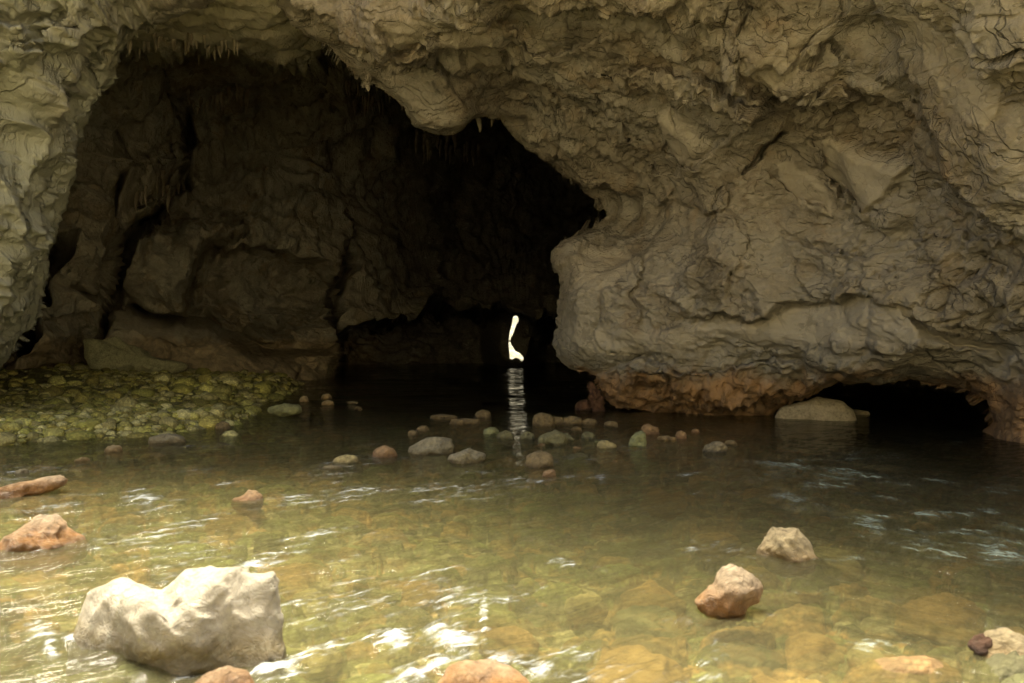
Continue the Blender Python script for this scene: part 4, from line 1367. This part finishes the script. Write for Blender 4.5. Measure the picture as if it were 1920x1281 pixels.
for i, (bx, mt, lb, sd, pk, fl) in enumerate(S):
    stone("rock", blob(bx[0], bx[1], bx[2], bx[3], sd, pk, fl), bx[3], mt, lb, "rock", G1, seed=sd, facets=9, thick=.8, rough=.045)
stone("rock", [(765, 846), (770, 836), (788, 824), (800, 819), (832, 820), (846, 824), (857, 838), (852, 850), (846, 862), (800, 868), (770, 860)], 853, GREY, "large grey angular rock with a flat top, biggest of the mid stream line", "rock", G1, seed=22, level=5, facets=8)
stone("rock", [(838, 862), (842, 852), (860, 848), (880, 841), (896, 846), (910, 852), (912, 862), (900, 874), (870, 880), (845, 874)], 869, GREY, "wedge shaped grey brown rock right below the big grey rock", "rock", G1, seed=23, level=5, facets=8)
stone("rock", [(1006, 824), (1014, 815), (1026, 807), (1045, 806), (1058, 811), (1066, 820), (1064, 835), (1050, 846), (1020, 846), (1008, 836)], 834, OLIVE, "broad olive green rock at the middle of the centre group", "rock", G1, seed=60, facets=8)
stone("rock", [(1052, 826), (1056, 812), (1064, 811), (1072, 818), (1077, 824), (1072, 834), (1058, 836)], 828, OLIVE, "small olive rock leaning on the right side of the broad olive rock", "rock", G1, seed=61)
stone("rock", [(1176, 834), (1184, 820), (1192, 812), (1202, 807), (1211, 812), (1212, 838), (1200, 848), (1180, 846)], 838, MOSSY, "upright pointed greenish stone right of the yellow rock", "rock", G1, seed=62, facets=7)

# stones beneath the surface (tops just under water)
U = [((1684, 1862, 1086, 1140), SUBM, "long orange slab slanting just under the water at the right", 70),
     ((1530, 1602, 1000, 1052), SUBY, "yellow stone under water beside the sandy trapezoid rock", 71),
     ((1160, 1285, 1062, 1098), SUBM, "orange brown stone under water left of the tilted rock", 72),
     ((1058, 1138, 1078, 1122), SUBY, "golden stone under water left of centre of the tilted rock", 73),
     ((1080, 1310, 1165, 1275), SUBM, "broad tan slab under water at the bottom, right of the wet orange rock", 74),
     ((1455, 1600, 1148, 1212), SUBM, "brown slab under water below the tilted rock", 75),
     ((1590, 1660, 1180, 1240), SUBY, "ochre stone with a glinting top under the foam at the lower right", 76),
     ((900, 1010, 1140, 1190), SUBM, "pale brown stone under water above the white water", 77),
     ((1650, 1750, 1240, 1300), SUBY, "yellowish stone under water at the bottom right", 78),
     ((1410, 1480, 1230, 1300), SUBM, "upright tan stone under water at the bottom edge right of centre", 79),
     ((110, 150, 912, 928), SUBM, "orange stone under water at the tip of the long pinkish rock", 80),
     ((560, 640, 1180, 1230), SUBY, "pale yellow stone under water right of the white boulder", 81),
     ((540, 620, 1080, 1120), SUBY, "yellow stone under water behind the right end of the white boulder", 82),
     ((195, 380, 1215, 1262), MOSSY, "mossy green ledge under water in front of the white boulder", 83),
     ((20, 130, 1060, 1100), SUBY, "yellow ochre stone under water below the pointed rock at the left edge", 84),
     ((1300, 1390, 975, 1005), SUBM, "orange brown stone under water behind the two right hand rocks", 85),
     ((1360, 1420, 862, 885), GREY, "grey stone just under the ripples below the orange cliff base", 86),
     ((1200, 1290, 900, 925), SUBM, "long brown stone under water at the start of the green ripples", 87),
     ((740, 830, 1060, 1095), SUBM, "pinkish stone under water in the bright middle of the stream", 88)]
for (bx, mt, lb, sd) in U:
    x0, x1, y0, y1 = bx
    cy = (y0 + y1) / 2
    d = CAM_H * F / (cy - CY)
    W = (x1 - x0) / F * d / 2
    cz = -0.035
    c = at((x0 + x1) / 2, cy, d)
    Uv, Fv = ICO[5]
    rs = np.random.RandomState(sd)
    Uf = Uv.copy()
    for k in range(9):
        nn = rs.normal(size=3)
        nn /= np.linalg.norm(nn)
        hh = rs.uniform(.65, .9)
        Uf -= np.maximum(Uf @ nn - hh, 0)[:, None] * nn
    depth_len = (CAM_H * F / (y0 - CY) - CAM_H * F / (y1 - CY)) / 2
    hz = min(.16, W * .7)
    q = Uf * np.array([W, depth_len * .9, hz])
    q = q + Uf * (fbm(Uf * 2 + sd, 4, sd) * .10 * min(W, .3))[:, None]
    c[2] = cz - q[:, 2].max() + (0.02 if mt in (GREY,) or sd in (70, 76, 83) else 0.0)
    o = mesh_obj("submerged_rock", q, Fv, mt, loc=c)
    tag(o, lb, "rock", G2)

# bigger cobbles on the gravel bar
Bc = [((115, 140, 712, 722), "round mossy cobble at the upper left of the gravel bar"),
      ((80, 100, 722, 730), "flat mossy cobble left of the dark strip across the gravel bar"),
      ((123, 138, 733, 742), "small pale cobble standing out on the olive silt of the gravel bar"),
      ((292, 308, 711, 722), "upright mossy cobble at the middle of the far edge of the gravel bar"),
      ((355, 380, 727, 736), "flat broad mossy cobble in the middle of the gravel bar"),
      ((312, 345, 737, 750), "large rough mossy cobble in the middle of the gravel bar"),
      ((500, 568, 757, 772), "long mossy rock at the right tip of the gravel bar"),
      ((403, 432, 790, 805), "smooth brown cobble at the lower right end of the gravel bar"),
      ((333, 402, 791, 804), "low long mossy rock along the lower edge of the gravel bar"),
      ((268, 322, 788, 802), "rough green rock next to the low long one on the bar edge"),
      ((180, 212, 797, 813), "pale green cobble on the lower edge of the gravel bar, left of the middle"),
      ((246, 272, 803, 813), "tan cobble at the waterline between the gravel bar and the flat tan rock"),
      ((168, 186, 812, 819), "tiny bright pale pebble at the lower edge of the gravel bar"),
      ((40, 68, 770, 784), "pale mossy cobble at the left of the gravel bar"),
      ((5, 36, 786, 802), "pale cobble at the left edge of the picture on the gravel bar"),
      ((85, 120, 800, 815), "pale green cobble at the left on the lower edge of the gravel bar")]
M_bc = stone_mat("bar_cobble", (.36, .36, .16), (.28, .26, .10), line=-.5)
for i, (bx, lb) in enumerate(Bc):
    zb = 0.0 if bx[3] > 800 else 0.12
    stone("cobble", blob(*bx, 200 + i, .5, .45), bx[3], M_bc if i != 7 else BROWN, lb, "cobble", "larger cobbles on the gravel bar", seed=200 + i, z0=zb, rough=.06)

# ------------------------------------------------------------------ rocks standing deeper in the cave
slab = [(175, 640), (185, 636), (200, 640), (203, 652), (208, 640), (226, 633), (240, 645), (262, 655), (290, 670), (322, 678), (342, 680), (346, 690), (330, 700), (260, 706), (190, 704), (176, 660)]
stone("mossy_slab", slab, 692, stone_mat("bank_slab", (.52, .50, .28), (.42, .40, .2), line=-.5), "pale green wedge of rock lying on the bank against the back wall at the left", "rock", thick=.35, seed=90, z0=.3, level=6, facets=6, rough=.03, dist=25.5)
stone("pale_boulder", [(1456, 786), (1470, 766), (1500, 757), (1530, 744), (1570, 752), (1592, 768), (1598, 788), (1590, 808), (1530, 812), (1465, 808)], 788, PALEROCK, "smooth pale boulder seen through the low arch under the cliff", "boulder", thick=.5, seed=91, level=5, facets=4, rough=.02)
stone("pale_rock", [(1592, 772), (1600, 768), (1625, 770), (1629, 776), (1620, 784), (1598, 784)], 778, PALEROCK, "thin pale stone right of the pale boulder under the low arch", "rock", thick=.6, seed=92, facets=4, rough=.02)
stone("rock_stump", [(1098, 722), (1106, 712), (1118, 722), (1126, 735), (1132, 750), (1136, 766), (1138, 786), (1112, 786), (1106, 760), (1104, 735)], 772, DARKRED, "dark red jagged stump of rock under the nose of the cliff", "rock", thick=.8, seed=93, level=5, facets=14, rough=.22)
stone("rock", [(1076, 762), (1085, 752), (1105, 748), (1112, 760), (1110, 775), (1080, 778)], 770, DARKRED, "dim dark boulder in the black water left of the red stump", "rock", thick=.8, seed=94, facets=6)

# ------------------------------------------------------------------ stalactites
def stalactite(px, y0, y1, wpx, dist, label, mat, seed, group="stalactites hanging inside the mouth", lean=0.0):
    L = (y1 - y0) / F * dist
    extra = 0.5 * L + .15
    r0 = wpx / F * dist / 2 * 1.45
    rs = np.random.RandomState(seed)
    nz, na = 22, 14
    V = []
    lx = rs.uniform(-.08, .08) + lean
    for i in range(nz):
        t = i / (nz - 1)
        z = extra - t * (L + extra)
        tt = max(0, (t * (L + extra) - extra) / L)
        r = r0 * max(0.0, 1.0 - tt) ** .55 * (1 + .12 * math.sin(t * 17 + seed)) + r0 * .5 * max(0, 1 - t * 3.0) ** 2
        r = max(r, r0 * .10)
        for k in range(na):
            a = 2 * math.pi * k / na
            rr = r * (1 + .16 * math.sin(3 * a + seed + t * 4) + rs.uniform(-.05, .05))
            V.append((rr * math.cos(a) + lx * tt * L + r0 * .25 * math.sin(t * 9 + seed), rr * math.sin(a), z))
    V.append((lx * L, 0, -L - .01))
    V = np.array(V)
    Fq = []
    for i in range(nz - 1):
        for k in range(na):
            k2 = (k + 1) % na
            Fq.append((i * na + k, (i + 1) * na + k, (i + 1) * na + k2, i * na + k2))
    Ft = [((nz - 1) * na + k, len(V) - 1, (nz - 1) * na + (k + 1) % na) for k in range(na)]
    c = at(px, y0, dist)
    o = mesh_obj("stalactite", V, [np.array(Fq), np.array(Ft)], mat, loc=c)
    tag(o, label, "stalactite", group)

M_stal = simple_mat("dripstone", (.27, .22, .15), (.42, .35, .24), 3.0, .6, .04)
stalactite(232, 50, 101, 13, 14.4, "thickest pale stalactite, beside the top of the left rock limb", M_stal, 1, lean=.25)
stalactite(298, 45, 90, 10, 17.0, "long pale stalactite, second from the left under the ceiling", M_stal, 2)
stalactite(358, 42, 92, 9, 17.4, "long pale stalactite, third from the left under the ceiling", M_stal, 3, lean=.1)
stalactite(322, 44, 72, 7, 17.4, "short stalactite between the second and third long pale ones", M_stal, 4)
stalactite(690, 150, 172, 10, 15.8, "stubby drip of rock on the edge of the roof above the dark interior", M_mouth, 5)
stalactite(897, 214, 248, 8, 18.0, "pale stalactite at the top of the dark opening, left of its neighbour", M_stal, 6)
stalactite(923, 216, 238, 5, 18.2, "thin short stalactite right of the pale one at the top of the dark opening", M_stal, 7)
rs = np.random.RandomState(9)
def dch(px, py):
    return float(depth_cham(np.array([float(px)]), np.array([float(py)]))[0])
G3 = "fringe of small stalactites inside the cave"
for (xa, xb, ya, yb_, n, lmin, lmax, lab) in (
        (262, 450, 70, 104, 26, 14, 34, "small stalactite in the fringe below the smooth ceiling at the upper left"),
        (352, 470, 170, 196, 16, 12, 26, "small stalactite in the second fringe, lower on the dark wall at the upper left"),
        (646, 770, 150, 196, 18, 16, 34, "small dark stalactite in the fringe under the middle of the roof edge"),
        (780, 900, 262, 300, 14, 18, 36, "dim stalactite in the darkest fringe below the roof bulge"),
        (250, 350, 330, 380, 10, 14, 30, "small stalactite along the leaning rib of rock in the left chamber")):
    for k in range(n):
        x = xa + (xb - xa) * (k + rs.uniform(.1, .9)) / n
        y = ya + (yb_ - ya) * rs.uniform(0, 1)
        stalactite(x, y, y + rs.uniform(lmin, lmax), rs.uniform(3, 5.5), dch(x, y) - .25, lab, M_stal, 100 + k + int(xa), G3)
